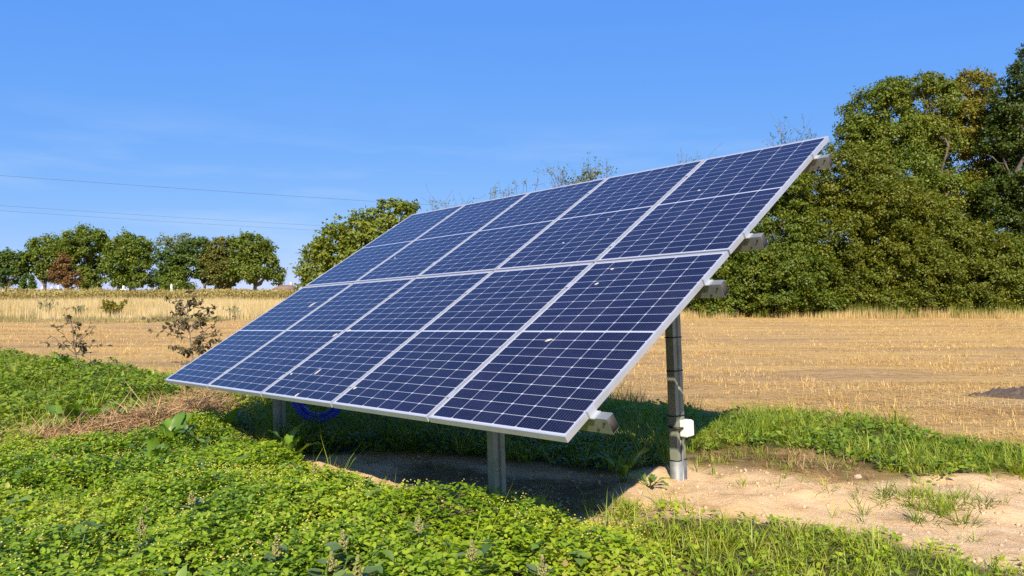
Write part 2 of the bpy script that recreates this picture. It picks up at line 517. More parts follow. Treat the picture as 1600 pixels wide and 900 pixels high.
G_NIGHT = leaf_mat('deep_green_leaves', [(.02, .038, .006), (.05, .082, .010), (.09, .13, .016), (.13, .155, .022)])

GL = 'large old trees along the horizon'
tree('tree', 'dark green tree cut by the picture edge, leftmost on the horizon', 'tree', 8, 150,
     [(10, 410, 26, 20), (30, 424, 13, 16), (0, 430, 24, 20)], 11000, .44, G_DARK, .35, GL, .26)
tree('tree', 'broad arching green tree behind the small rust-brown tree', 'tree', 68, 152,
     [(76, 388, 33, 17), (58, 406, 20, 20), (98, 398, 26, 24), (72, 424, 15, 16)], 15000, .44, G_LIME, .38, GL, .25)
tree('tree', 'tallest rounded green tree just right of the rust-brown tree', 'tree', 145, 151,
     [(140, 379, 34, 20), (120, 400, 18, 24), (157, 402, 22, 28), (141, 430, 20, 26), (141, 442, 13, 13)], 17000, .44, G_LIME, .4, GL, .25)
tree('tree', 'wide green tree with low skirts above the stone cross', 'tree', 205, 149,
     [(204, 385, 31, 19), (190, 410, 24, 26), (219, 412, 20, 28), (184, 438, 21, 15), (215, 437, 23, 13)], 17000, .44, G_LIME, .38, GL, .25)
tree('tree', 'thin-topped grey green tree behind the conical bush', 'tree', 262, 153,
     [(270, 383, 30, 18), (290, 375, 14, 12)], 2200, .38, G_GREY, .3, GL, .2, .35, shell=.6, twigs=10)
tree('tree', 'dusky green tree whose leaning trunk shows beside the conical bush', 'tree', 256, 150,
     [(258, 413, 20, 24), (286, 408, 20, 26), (250, 439, 15, 15), (270, 430, 20, 20)], 10000, .44, G_DARK, .3, GL, .26, .1)
tree('conical_bush', 'conical green evergreen bush before the thin-topped tree', 'bush', 275, 143,
     [(276, 427, 10, 13), (272, 441, 18, 12), (276, 451, 25, 9)], 5000, .38, G_LIME, .15, None, .3)
tree('tree', 'slim dark green tree with bare stem left of the brown-tinged tree', 'tree', 321, 151,
     [(314, 393, 22, 19), (311, 416, 19, 18), (326, 432, 14, 12)], 9000, .44, G_DARK, .3, GL, .26)
tree('tree', 'brown-tinged olive tree between two green trees', 'tree', 347, 149,
     [(346, 389, 22, 18), (336, 411, 24, 18), (352, 424, 28, 18), (350, 442, 19, 13)], 14000, .44, G_OLIVE, .36, GL, .25)
tree('tree', 'fresh green spreading tree with bare trunk, rightmost on the horizon', 'tree', 397, 147,
     [(388, 386, 32, 20), (374, 410, 27, 20), (408, 404, 22, 24), (430, 430, 14, 15), (391, 427, 33, 13), (425, 410, 10, 10)], 18000, .44, G_TREE, .42, GL, .24)
tree('small_tree', 'small rust-brown tree among the gravestones', 'tree', 105, 141,
     [(98, 409, 9, 14), (92, 430, 15, 15), (110, 438, 14, 14), (100, 420, 12, 14)], 6000, .36, G_BROWN, .14, None, .26, .15)
for i, (px, lab) in enumerate(((37, 'dark columnar thuja next to the leftmost tree'), (50, 'slightly taller columnar thuja on the side of the pale gravestones'))):
    tree('thuja', lab, 'conifer', px, 138, [(px, 450, 5.2, 9), (px, 443 - i, 4.8, 10), (px, 436 - 1.5 * i, 2.6, 5)], 1700, .28, G_THUJA, .1, 'columnar thujas in the cemetery', .3)
tree('bush', 'yellow green bush at the foot of the tallest rounded tree', 'bush', 150, 135, [(150, 452, 7, 6), (145, 454, 5, 4)], 900, .26, G_ELM, .06, None, .32)

# ---- the tree behind the array's far corner
G_WAL = leaf_mat('walnut_leaves', [(.045, .075, .008), (.12, .165, .015), (.205, .235, .024), (.28, .265, .05)])
tree('leafy_tree', 'green and yellow leafy tree rising behind the far end of the solar array', 'tree', 575, 40,
     [(612, 342, 34, 28), (570, 368, 38, 34), (525, 385, 34, 32), (492, 415, 27, 36), (590, 415, 60, 50), (520, 440, 50, 40), (640, 326, 12, 12)], 26000, .17, G_WAL, .16, None, .27, .05, twigs=7)

# ---- twiggy shrubs whose tops look over the upper edge of the array
def twig_shrub(px, D, top, wpx, lab, leafy):
    base = np.array([(px - 800) / FPX * D, D, 0.0]); base[2] = float(ground_z(base[0], base[1])) - .03
    root = empty('twiggy_shrub', base, lab, 'shrub', 'twiggy shrubs behind the solar array')
    tr = Acc(); lf = Acc(); s = D / FPX
    tipP = []
    for k in range(34):
        e = at(px + (rng.random() - .5) * 2 * wpx, top + 6 + rng.random() ** 1.2 * 44, D) + np.array([0, (rng.random() - .5) * 2, 0])
        q = limb(base + rng.normal(size=3) * [.15, .15, 0], e, 9, .07)
        tr.tube(q - base, np.linspace(.045, .007, 9), 4)
        for j in range(16):
            i = rng.integers(3, 9); d = rng.normal(size=3) * .45 + (e - base) / np.linalg.norm(e - base) * .5
            q2 = limb(q[i], q[i] + d * (.35 + .6 * rng.random()), 4, .15)
            tr.tube(q2 - base, np.linspace(.011, .005, 4), 3)
            tipP += list(q2[1:])
    tr.build('trunk', M_TWIG, root, True)
    tipP = np.array(tipP)
    n = int(len(tipP) * leafy)
    k = rng.integers(0, len(tipP), n)
    pos = tipP[k] + rng.normal(size=(n, 3)) * .06
    lf.inst(*LEAF4, pos - base, frames(rng.normal(size=(n, 3)) + [0, 0, .4]), .07 + .06 * rng.random(n), rng.random(n))
    LB = [(at(px + dx, top + 95 + rng.random() * 15, D), np.array([wpx * .8 * s, wpx * .6 * s, 60 * s])) for dx in (-wpx * .5, wpx * .5)]
    LB.append((at(px, 440, D), np.array([wpx * s, wpx * .7 * s, 55 * s])))
    crown_leaves(lf, LB, 5000, .15, base)
    lf.build('crown', G_HEDGE, root)
    return root
twig_shrub(705, 41, 312, 30, 'low twiggy shrub peeping over the array beside the leafy tree', .7)
twig_shrub(800, 42, 284, 45, 'bare grey twiggy shrub over the middle of the upper panel edge', .9)
twig_shrub(905, 42, 259, 48, 'tall twiggy shrub with a leafy tuft over the upper panel edge', 1.4)
twig_shrub(1085, 43, 246, 20, 'twig tip poking over the seam of the last top panel', .6)
twig_shrub(1238, 44, 198, 36, 'thinly leaved twigs above the highest corner of the array', 1.3)
tree('leafy_shrub', 'leafy olive tuft behind the tall twiggy shrub', 'shrub', 918, 43, [(922, 278, 22, 14), (900, 288, 20, 12), (915, 340, 50, 60), (915, 430, 60, 60)], 5000, .14, G_ELM, .1, None, .27)

# ---- the hedgerow on the right
GH = 'hedgerow shrubs at the edge of the stubble field'
HD = 43.0
hedge = [
    (1110, 'low dense shrub at the left end of the hedgerow, by the tall rear post', [(1090, 446, 55, 46), (1150, 425, 60, 62), (1115, 478, 60, 20)], G_HEDGE, 11000),
    (1225, 'dense dark-leaved shrub behind the protruding purlin ends', [(1225, 375, 62, 75), (1190, 440, 70, 58), (1262, 440, 66, 58), (1220, 300, 40, 40)], G_HEDGE, 17000),
    (1318, 'tallest olive shrub beside the highest corner of the array', [(1310, 285, 58, 58), (1350, 320, 62, 60), (1300, 370, 70, 70), (1330, 445, 70, 55)], G_ELM, 19000),
    (1425, 'arching olive shrub in the middle of the hedgerow', [(1415, 330, 58, 52), (1455, 362, 60, 50), (1400, 405, 66, 60), (1435, 455, 66, 45)], G_ELM, 17000),
    (1520, 'lower sprawling olive shrub below the yellowing tree', [(1505, 385, 52, 44), (1545, 405, 52, 46), (1515, 450, 66, 48)], G_ELM, 13000),
    (1612, 'mixed green shrub at the right end of the hedgerow', [(1590, 415, 46, 44), (1640, 400, 55, 60), (1610, 455, 66, 44)], G_HEDGE, 12000)]
for px, lab, lobes, mat, n in hedge:
    tree('hedge_shrub', lab, 'shrub', px, HD + rng.random() * 1.0, lobes + [(px - 38, 474, 52, 26), (px + 38, 474, 52, 26), (px, 468, 50, 30), (px + 6, 425, 58, 52)], int(n * 7.0), .138, mat, .12, GH, .17, .0, flat=.66, shell=.9, twigs=8, fork=.15, aspect=.95)
GT = 'tall trees behind the hedgerow'
tree('hedgerow_tree', 'fresh green tree rising behind the tallest olive shrub', 'tree', 1385, 49,
     [(1372, 175, 46, 40), (1342, 215, 36, 40), (1400, 215, 52, 50), (1385, 290, 66, 60), (1395, 142, 24, 20)], 54476, .155, G_TREE, .2, GT, .25, .06, twigs=8)
tree('hedgerow_tree', 'green tree with reddish tips between the fresh green and the yellowing tree', 'tree', 1468, 50,
     [(1465, 165, 44, 42), (1440, 220, 40, 50), (1485, 235, 48, 56), (1470, 320, 60, 60), (1450, 130, 22, 18)], 51272, .155, G_TREE, .2, GT, .25, .08, twigs=8, cr=.62)
tree('hedgerow_tree', 'yellowing tree with orange-brown leaves behind the hedgerow', 'tree', 1532, 50,
     [(1530, 142, 38, 36), (1515, 195, 40, 46), (1545, 235, 40, 50), (1530, 310, 50, 60)], 44863, .155, G_YELL, .2, GT, .25, .08, twigs=8)
tree('hedgerow_tree', 'deep green tree cut by the picture edge, tallest behind the hedgerow', 'tree', 1605, 47,
     [(1600, 150, 44, 50), (1575, 230, 34, 70), (1630, 200, 60, 80), (1590, 320, 56, 62), (1620, 85, 26, 22), (1640, 330, 60, 80)], 76908, .155, G_NIGHT, .25, GT, .24, .04, twigs=8)

# ------------------------------------------------------------------ far things on the horizon
def stone(px, top, D, wpx, lab, kind):
    b = at(px, 466, D); gz = float(ground_z(b[0], b[1]))
    h = at(px, top, D)[2] - gz; wd = wpx * D / FPX
    root = empty('gravestone', (b[0], D, gz - .02), lab, 'gravestone', 'gravestones in front of the trees')
    a = Acc(); a.box((-wd * .75, -.25, 0), (wd * .75, .25, .28)); a.build('base', M_STONE, root)
    m = Acc()
    if kind == 'obelisk':
        r0, r1 = wd / 2, wd * .36
        V = [(-r0, -.16, .28), (r0, -.16, .28), (r0, .16, .28), (-r0, .16, .28), (-r1, -.12, h * .93), (r1, -.12, h * .93), (r1, .12, h * .93), (-r1, .12, h * .93), (0, 0, h)]
        m.add(V, [[(0, 1, 5, 4), (1, 2, 6, 5), (2, 3, 7, 6), (3, 0, 4, 7)], [(4, 5, 8), (5, 6, 8), (6, 7, 8), (7, 4, 8)]])
        m.build('obelisk', M_STONE, root)
    elif kind == 'cross':
        t = wd * .22
        m.box((-t, -.1, .28), (t, .1, h)); m.box((-wd * .7, -.085, h * .66), (-t, .085, h * .66 + 2 * t)); m.box((t, -.085, h * .66), (wd * .7, .085, h * .66 + 2 * t))
        m.build('cross', M_STONE, root)
    else:
        V = []
        for y in (-.1, .1):
            V += [(-wd / 2, y, .28), (wd / 2, y, .28)] + [(wd / 2 * math.cos(t), y, h - wd / 2 + wd / 2 * math.sin(t)) for t in np.linspace(0, math.pi, 9)]
        n = 11
        V = np.array(V)
        m.add(V, [[tuple(range(n))], [tuple(range(2 * n - 1, n - 1, -1))], [(i, i + n, (i + 1) % n + n, (i + 1) % n) for i in range(n)]])
        m.build('slab', M_STONE, root)
stone(5, 452, 133, 5, 'pale rounded gravestone at the foot of the leftmost tree', 'slab')
stone(18, 451, 134, 5, 'pale gravestone between the leftmost tree and the thujas', 'slab')
stone(66, 447, 132, 4.6, 'white tapered gravestone closest to the thujas', 'obelisk')
stone(81, 447, 132, 4.6, 'white tapered gravestone in the middle of the three', 'obelisk')
stone(91, 445, 132, 4.2, 'taller pale gravestone right under the rust-brown tree', 'obelisk')
stone(145, 446, 137, 4, 'grey stone pillar half hidden by the yellow green bush', 'obelisk')
stone(193, 446, 132, 7, 'grey stone cross under the wide green tree', 'cross')
stone(268, 443, 131, 4, 'slender pale stone pillar before the conical bush', 'obelisk')

def house():
    D = 190
    b = at(445, 470, D)
    root = empty('house', (b[0], D, 0), 'brown-roofed house far away beside the array edge on the horizon', 'house')
    s = D / FPX
    wl = plain('pale_render', (.5, .42, .34), .9); rf = plain('brown_roof_tiles', (.20, .13, .10), .85, 0, .2, 6)
    a = Acc(); a.box((-2.2, -3, -.1), (2.2, 3, 2.1)); a.build('wall', wl, root)
    r = Acc(); V = [(-2.7, -3.4, 2.103), (2.7, -3.4, 2.103), (2.7, 3.4, 2.103), (-2.7, 3.4, 2.103), (-1.2, 0, 3.35), (2.2, 0, 3.35)]
    r.add(V, [[(0, 1, 5, 4), (2, 3, 4, 5), (0, 3, 2, 1)], [(1, 2, 5), (3, 0, 4)]])
    ro = r.build('roof', rf, root)
    c = Acc(); c.box((1.4, -.3, 2.9), (1.9, .3, 4.1)); c.build('chimney', wl, ro)
house()

# ------------------------------------------------------------------ power lines
def wire(p0, d0, p1, d1, lab, ext=.9, sag=.25):
    a = at(*p0, d0); b = at(*p1, d1)
    v = b - a
    P = []
    for t in np.linspace(-ext, 1 + ext, 41):
        q = a + v * t
        q[2] += sag * ((t - .5) ** 2 - .25) * 1.0
        P.append(q)
    acc = Acc(); acc.tube(np.array(P) - P[0], .0085, 5)
    o = acc.build('power_line', M_WIRE)
    o.location = [float(q) for q in P[0]]
    tag(o, lab, 'power line')
wire((0, 274), 48, (690, 321), 64.5, 'highest overhead wire crossing the sky towards the leafy tree')
wire((0, 321), 64, (490, 352), 83, 'upper wire of the lower pair above the distant trees')
wire((0, 329), 64, (490, 359.5), 83, 'lower wire of the lower pair above the distant trees')

# ------------------------------------------------------------------ solar array
AM = np.array([[0.69069012, 0.72230896, -0.03488439], [-0.72226914, 0.69142627, 0.01603091], [0.03569926, 0.01412353, 0.99926277]])   # array axes in the world
A0 = np.array([0, 0, CAM_H]) + AM @ (-np.array([7.5825, -2.5197, 0.6185]))      # lower far corner of the glass plane
TILT = 0.5351
PW, PH, GAP = 1.038, 1.755, 0.020
UW = 5 * PW + 4 * GAP; VH = 2 * PH + GAP
BASE = np.array([2.6, 1.4, -.72])
root = empty('solar_array', A0 + AM @ BASE, 'tilted solar array of ten blue panels on galvanised posts', 'solar array')
root.matrix_world = Matrix.Translation(Vector(A0 + AM @ BASE)) @ Matrix(AM.tolist()).to_4x4()
TM = Matrix.Rotation(TILT, 3, 'X')
def tl(u, v, n=0.0):
    """array plane (u along the row, v up the slope, n off the glass) -> root-local"""
    return np.array([u, v * math.cos(TILT) - n * math.sin(TILT), v * math.sin(TILT) + n * math.cos(TILT)]) - BASE

def cell_material():
    m, n, b = newmat('solar_cells_under_glass')
    L = n.links.new
    uv = n.nodes.new('ShaderNodeUVMap'); uv.uv_map = 'metres'
    sx = n.nodes.new('ShaderNodeSeparateXYZ'); L(uv.outputs[0], sx.inputs[0])
    def mth(op, a, c=None, d=None):
        q = n.nodes.new('ShaderNodeMath'); q.operation = op
        for i, z in enumerate((a, c, d)):
            if z is None: continue
            if isinstance(z, (int, float)): q.inputs[i].default_value = z
            else: L(z, q.inputs[i])
        return q.outputs[0]
    PU = (PW - 0.034) / 6                       # cell pitch across
    HG = 0.013                                  # gap between the two half strings
    PV = (PH / 2 - HG / 2 - 0.022) / 10         # half-cell pitch up
    u = mth('SUBTRACT', sx.outputs[0], 0.017)
    cu = mth('DIVIDE', u, PU)
    fu = mth('SUBTRACT', mth('FRACT', cu), .5)
    du = mth('MULTIPLY', mth('SUBTRACT', .5, mth('ABSOLUTE', fu)), PU)        # metres to the nearest column line
    vv = mth('SUBTRACT', mth('ABSOLUTE', mth('SUBTRACT', sx.outputs[1], PH / 2)), HG / 2)
    cv = mth('DIVIDE', vv, PV)
    fv = mth('SUBTRACT', mth('FRACT', cv), .5)
    dv = mth('MULTIPLY', mth('SUBTRACT', .5, mth('ABSOLUTE', fv)), PV)
    line = mth('MAXIMUM', mth('LESS_THAN', du, .0015), mth('LESS_THAN', dv, .0014))
    line = mth('MAXIMUM', line, mth('LESS_THAN', mth('ADD', du, dv), .0095))          # clipped cell corners
    line = mth('MAXIMUM', line, mth('LESS_THAN', vv, 0.0))
    line = mth('MAXIMUM', line, mth('GREATER_THAN', cv, 10.0))
    line = mth('MAXIMUM', line, mth('LESS_THAN', cu, 0.0))
    line = mth('MAXIMUM', line, mth('GREATER_THAN', cu, 6.0))
    fb = mth('ABSOLUTE', mth('SUBTRACT', mth('FRACT', mth('MULTIPLY', cu, 9.0)), .5))
    bus = mth('MULTIPLY', mth('LESS_THAN', fb, .028), .5)
    # per-cell tone
    wn = n.nodes.new('ShaderNodeTexWhiteNoise'); wn.noise_dimensions = '3D'
    oi = n.nodes.new('ShaderNodeObjectInfo')
    cx = n.nodes.new('ShaderNodeCombineXYZ')
    L(mth('FLOOR', cu), cx.inputs[0]); L(mth('FLOOR', mth('DIVIDE', sx.outputs[1], PV)), cx.inputs[1]); L(mth('MULTIPLY', oi.outputs['Random'], 57.0), cx.inputs[2])
    L(cx.outputs[0], wn.inputs[0])
    c = ramp(n, [(0, (.0048, .0040, .0135)), (1, (.0074, .0062, .0215))], wn.outputs['Value'])
    mx = n.nodes.new('ShaderNodeMix'); mx.data_type = 'RGBA'
    L(bus, mx.inputs['Factor']); L(c.outputs[0], mx.inputs['A']); mx.inputs['B'].default_value = (.16, .18, .26, 1)
    m2 = n.nodes.new('ShaderNodeMix'); m2.data_type = 'RGBA'
    L(line, m2.inputs['Factor']); L(mx.outputs['Result'], m2.inputs['A']); m2.inputs['B'].default_value = (.37, .39, .45, 1)
    # faint dust on the glass
    no = n.nodes.new('ShaderNodeTexNoise'); no.inputs['Scale'].default_value = 3.5; no.inputs['Detail'].default_value = 7
    L(uv.outputs[0], no.inputs['Vector'])
    mr = n.nodes.new('ShaderNodeMapRange'); mr.inputs['From Min'].default_value = .42; mr.inputs['From Max'].default_value = .8; mr.inputs['To Min'].default_value = .0; mr.inputs['To Max'].default_value = .02
    L(no.outputs['Fac'], mr.inputs['Value'])
    m3 = n.nodes.new('ShaderNodeMix'); m3.data_type = 'RGBA'
    L(mr.outputs[0], m3.inputs['Factor']); L(m2.outputs['Result'], m3.inputs['A']); m3.inputs['B'].default_value = (.36, .34, .32, 1)
    L(m3.outputs['Result'], b.inputs['Base Color'])
    b.inputs['Roughness'].default_value = .5
    b.inputs['Specular IOR Level'].default_value = .06
    b.inputs['Coat Weight'].default_value = 1.0
    b.inputs['Coat Roughness'].default_value = .04
    b.inputs['Coat IOR'].default_value = 1.25
    return m
M_CELL = cell_material()

LIP, FD = 0.011, 0.035
def panel_glass():
    bm = bmesh.new()
    vs = [bm.verts.new(q) for q in ((LIP - .003, LIP - .003, -.0025), (PW - LIP + .003, LIP - .003, -.0025), (PW - LIP + .003, PH - LIP + .003, -.0025), (LIP - .003, PH - LIP + .003, -.0025))]
    lo = [bm.verts.new((q.co.x, q.co.y, -.0075)) for q in vs]
    fs = [bm.faces.new(vs), bm.faces.new(lo[::-1])]
    for i in range(4):
        bm.faces.new((vs[i], lo[i], lo[(i + 1) % 4], vs[(i + 1) % 4]))
    uvl = bm.loops.layers.uv.new('metres')
    for f in bm.faces:
        for l in f.loops: l[uvl].uv = (l.vert.co.x, l.vert.co.y)
    me = bpy.data.meshes.new('solar_panel'); bm.normal_update(); bm.to_mesh(me); bm.free()
    me.materials.append(M_CELL)
    return me
def panel_frame():
    bm = bmesh.new()
    prof = [(0, 0), (0, -FD), (.028, -FD), (.028, -FD + .002), (.003, -FD + .002), (.003, -.0085), (LIP, -.0085), (LIP, 0)]   # (inset, height)
    rings = []
    for d, z in prof:
        rings.append([bm.verts.new(q) for q in ((d, d, z), (PW - d, d, z), (PW - d, PH - d, z), (d, PH - d, z))])
    k = len(prof)
    for i in range(k):
        a, c = rings[i], rings[(i + 1) % k]
        for j in range(4):
            bm.faces.new((a[j], c[j], c[(j + 1) % 4], a[(j + 1) % 4]))
    bmesh.ops.recalc_face_normals(bm, faces=bm.faces)
    me = bpy.data.meshes.new('panel_frame'); bm.to_mesh(me); bm.free()
    bv = me
    me.materials.append(M_ALU)
    return me
GLASS, FRAME = panel_glass(), panel_frame()
M_DROP = plain('bird_dropping', (.42, .38, .32), .85, 0, .2, 60)
drops = {}      # panel (col,row) -> [(u, v, length, width, angle)]
def add_drop(px, py, ln, wd, ang):
    d = np.array([(px - 800) / FPX, cp + (py - 450) / FPX * sp, sp - (py - 450) / FPX * cp])
    dl = AM.T @ d; o = AM.T @ (np.array([0, 0, CAM_H]) - A0)
    nn = np.array([0, -math.sin(TILT), math.cos(TILT)])
    P = o - dl * (o @ nn) / (dl @ nn)
    u = P[0]; v = P[1] / math.cos(TILT)
    ci = int(u // (PW + GAP)); ri = int(v // (PH + GAP))
    drops.setdefault((ci, ri), []).append((u - ci * (PW + GAP), v - ri * (PH + GAP), ln, wd, ang))
for q in ((487, 476, .10, .03, 1.45), (523, 523, .05, .03, 1.2), (545, 516, .04, .025, 1.0), (497, 580, .065, .025, 1.5), (463, 617, .04, .02, 1.4), (455, 584, .025, .02, 1.2), (857, 531, .04, .028, .4),
          (932, 443, .03, .02, 1), (956, 420, .03, .016, 0), (1092, 297, .03, .02, 0), (617, 403, .025, .02, 0), (554, 606, .03, .018, 1), (950, 342, .02, .014, 0), (880, 379, .02, .014, 0)):
    add_drop(*q)

for row in range(2):
    for col in range(5):
        o = bpy.data.objects.new('solar_panel', GLASS); S.collection.objects.link(o)
        o.parent = root
        o.matrix_local = Matrix.Translation(Vector(tl(col * (PW + GAP), row * (PH + GAP)))) @ TM.to_4x4()
        f = bpy.data.objects.new('panel_frame', FRAME); S.collection.objects.link(f); f.parent = o
        if (col, row) in drops:
            for (u, v, ln, wd, ang) in drops[(col, row)]:
                a = Acc()
                t = np.linspace(0, 2 * math.pi, 13)[:-1]
                rr = 1 + .35 * rng.normal(size=12) * .6
                x = np.cos(t) * ln / 2 * rr; y = np.sin(t) * wd / 2 * rr
                X = u + x * math.cos(ang) - y * math.sin(ang); Y = v + x * math.sin(ang) + y * math.cos(ang)
                V = np.concatenate([np.stack([X, Y, np.full(12, -.0022)], -1), np.stack([u + (X - u) * .6, v + (Y - v) * .6, np.full(12, .0012)], -1)])
                a.add(V, [[tuple(range(12, 24))], [(i, (i + 1) % 12, (i + 1) % 12 + 12, i + 12) for i in range(12)]])
                a.build('bird_dropping', M_DROP, o)

def extrude_profile(prof, a, ex, ey, ez, length, name, mat, parent):
    """closed 2D profile (ex,ey plane) pushed along ez from point a"""
    prof = np.array(prof, float); k = len(prof)
    V = [a + ex * p[0] + ey * p[1] for p in prof] + [a + ex * p[0] + ey * p[1] + ez * length for p in prof]
    bm = bmesh.new()
    vs = [bm.verts.new(q) for q in V]
    for i in range(k):
        bm.faces.new((vs[i], vs[(i + 1) % k], vs[(i + 1) % k + k], vs[i + k]))
    bm.faces.new(vs[:k][::-1]); bm.faces.new(vs[k:])
    bmesh.ops.recalc_face_normals(bm, faces=bm.faces)
    me = bpy.data.meshes.new(name); bm.to_mesh(me); bm.free()
    return link(name, me, parent, mat)

EU = np.array([1., 0, 0]); EV = np.array([0, math.cos(TILT), math.sin(TILT)]); EN = np.array([0, -math.sin(TILT), math.cos(TILT)]); EZ = np.array([0, 0, 1.])
def c_profile(w_, h_, t=.004, lip=.015):
    # open towards +x ; web at x=0 ; from y=-h to 0
    return [(0, 0), (w_, 0), (w_, -lip), (w_ - t, -lip), (w_ - t, -t), (t, -t), (t, -h_ + t), (w_ - t, -h_ + t), (w_ - t, -h_ + lip), (w_, -h_ + lip), (w_, -h_), (0, -h_)]
M_HOLLOW = plain('shaded_hollow', (.045, .038, .034), .7, 0, .2, 30)  # dark plate added for the shaded hollow of the open purlin end
PUR_V = (.21, 1.44, 2.01, 3.21)
for v in PUR_V:
    p_ = extrude_profile([(0, 0), (.052, 0), (.052, -.088), (0, -.088)], tl(-.10, v - .02, -FD - .004), EV, EN, EU, UW + .10 + .10, 'purlin', M_STEEL, root)
    end_face = Acc()
    for (a0, a1) in ((.0015, .0505),):
        c0 = tl(UW + .10, v - .02, -FD - .004)
        V = [c0 + EV * x + EN * y + EU * z for z in (-.02, .001) for x, y in ((a0, -.0035), (a1, -.0035), (a1, -.0845), (a0, -.0845))]
        end_face.add(V, [[(0, 1, 2, 3), (7, 6, 5, 4), (0, 4, 5, 1), (1, 5, 6, 2), (2, 6, 7, 3), (3, 7, 4, 0)]])
    end_face.build('dark_hollow_plate', M_HOLLOW, p_)
    for (du_, dn_) in ((.075, -.022), (.022, -.066)):
        b0 = tl(UW + du_, v - .02, -FD - .004) + EN * dn_
        bt = Acc(); th_ = np.arange(6) * math.pi / 3
        V = [b0 + (EU * math.cos(q) + EN * math.sin(q)) * .0065 - EV * h_ for h_ in (0, .006) for q in th_]
        bt.add(V, [[tuple(range(6)), tuple(range(11, 5, -1))], [(i, i + 6, (i + 1) % 6 + 6, (i + 1) % 6) for i in range(6)]])
        bt.build('bolt', M_BLACK, p_)
    # end clamps on the outer edges, mid clamps over the seams
    for (u, w_) in [(UW + .002, .03), (-.032, .03)]:
        c = Acc(); 
        V = []
        prof = [(0, -FD - .004), (w_, -FD - .004), (w_, -FD + .002), (.008, -FD + .002), (.008, .004), (-.010 if u > 1 else .0, .004), (-.010 if u > 1 else .0, .0008), (0, .0008)]
        extrude_profile(prof, tl(u, v - .03), EU, EN, EV, .06, 'end_clamp', M_ALU, root) if u > 1 else extrude_profile([(-q[0] + w_, q[1]) for q in prof][::-1], tl(u, v - .03), EU, EN, EV, .06, 'end_clamp', M_ALU, root)
    for k in range(1, 5):
        us = k * (PW + GAP) - GAP / 2
        c = Acc()
        extrude_profile([(-.019, .0012), (.019, .0012), (.019, .0042), (.004, .0042), (-.004, .0042), (-.019, .0042)], tl(us, v - .03), EU, EN, EV, .06, 'mid_clamp', M_ALU, root)

RAF_H = .09
for u in (1.13, 4.19):
    extrude_profile(c_profile(.06, RAF_H), tl(u - .03, .33, -FD - .096), EU, EN, EV, 3.0, 'rafter', M_STEEL, root)

def sigma_profile(b, c):
    """sigma-section post: b across the row, c up the slope, grooved web"""
    g = .012
    return [(-b / 2, -c / 2), (b / 2, -c / 2), (b / 2, -c * .14), (b / 2 - g, -c * .07), (b / 2 - g, c * .07), (b / 2, c * .14), (b / 2, c / 2), (-b / 2, c / 2), (-b / 2, c / 2 - .018), (-b / 2 + .004, c / 2 - .018),
            (-b / 2 + .004, c / 2 - .004), (b / 2 - .004, c / 2 - .004), (b / 2 - .004, c * .14), (b / 2 - g - .004, c * .07), (b / 2 - g - .004, -c * .07), (b / 2 - .004, -c * .14), (b / 2 - .004, -c / 2 + .004), (-b / 2 + .004, -c / 2 + .004), (-b / 2 + .004, -c / 2 + .018), (-b / 2, -c / 2 + .018)]
EX, EY = np.array([1., 0, 0]), np.array([0, 1., 0])
def post(X, Y, b, c, depth_=.35):
    wpt = A0 + AM @ np.array([X, Y, -.73])
    z0 = -CAM_H + 0.6185 - .05 - depth_ + (0)
    ztop = Y * math.tan(TILT) - (FD + .096 + .06) / math.cos(TILT)
    a = np.array([X, Y, z0]) - BASE
    return extrude_profile(sigma_profile(b, c), a, EX, EY, EZ, ztop - z0, 'post', M_POST, root), ztop, z0
post(4.13, .60, .058, .098)
post(1.17, .61, .058, .098)
rear, rtop, rz0 = post(4.27, 2.38, .070, .112)
post(1.13, 2.38, .070, .112)
# black cable with ties down the rear post
def ring_on_post(X, Y, z, b, c, h=.009):
    a = Acc()
    e = .004
    lo = np.array([X - b / 2 - e, Y - c / 2 - e, z]) - BASE; hi = np.array([X + b / 2 + e, Y + c / 2 + e, z + h]) - BASE
    x0, y0, z0_ = lo; x1, y1, z1_ = hi; t = .0035
    a.box((x0, y0, z0_), (x1, y0 + t, z1_)); a.box((x0, y1 - t, z0_), (x1, y1, z1_)); a.box((x0, y0 + t, z0_), (x0 + t, y1 - t, z1_)); a.box((x1 - t, y0 + t, z0_), (x1, y1 - t, z1_))
    return a.build('cable_tie', M_BLACK, rear)
def z_on_post(py, X=4.27, Y=2.38):
    """height (array frame) on the rear post seen at a photo row"""
    best = None
    for z in np.linspace(-.9, 1.2, 2101):
        P = A0 + AM @ np.array([X, Y, z]); q = P - [0, 0, CAM_H]
        zc = q[1] * cp + q[2] * sp; yy = 450 - FPX * (-q[1] * sp + q[2] * cp) / zc
        if best is None or abs(yy - py) < best[0]: best = (abs(yy - py), z)
    return best[1]
for py in (528, 580, 650, 719): ring_on_post(4.27, 2.38, z_on_post(py), .070, .112)
# ground sleeve at the foot
sl = Acc()
zb = z_on_post(719)
x0, y0 = 4.27 - .038, 2.38 - .059
sl.box(np.array([x0, y0, rz0]) - BASE, np.array([4.27 + .038, 2.38 + .059, zb]) - BASE)
sl.build('ground_sleeve', plain('weathered_zinc', (.22, .23, .23), .6, .3, .3, 14), rear)
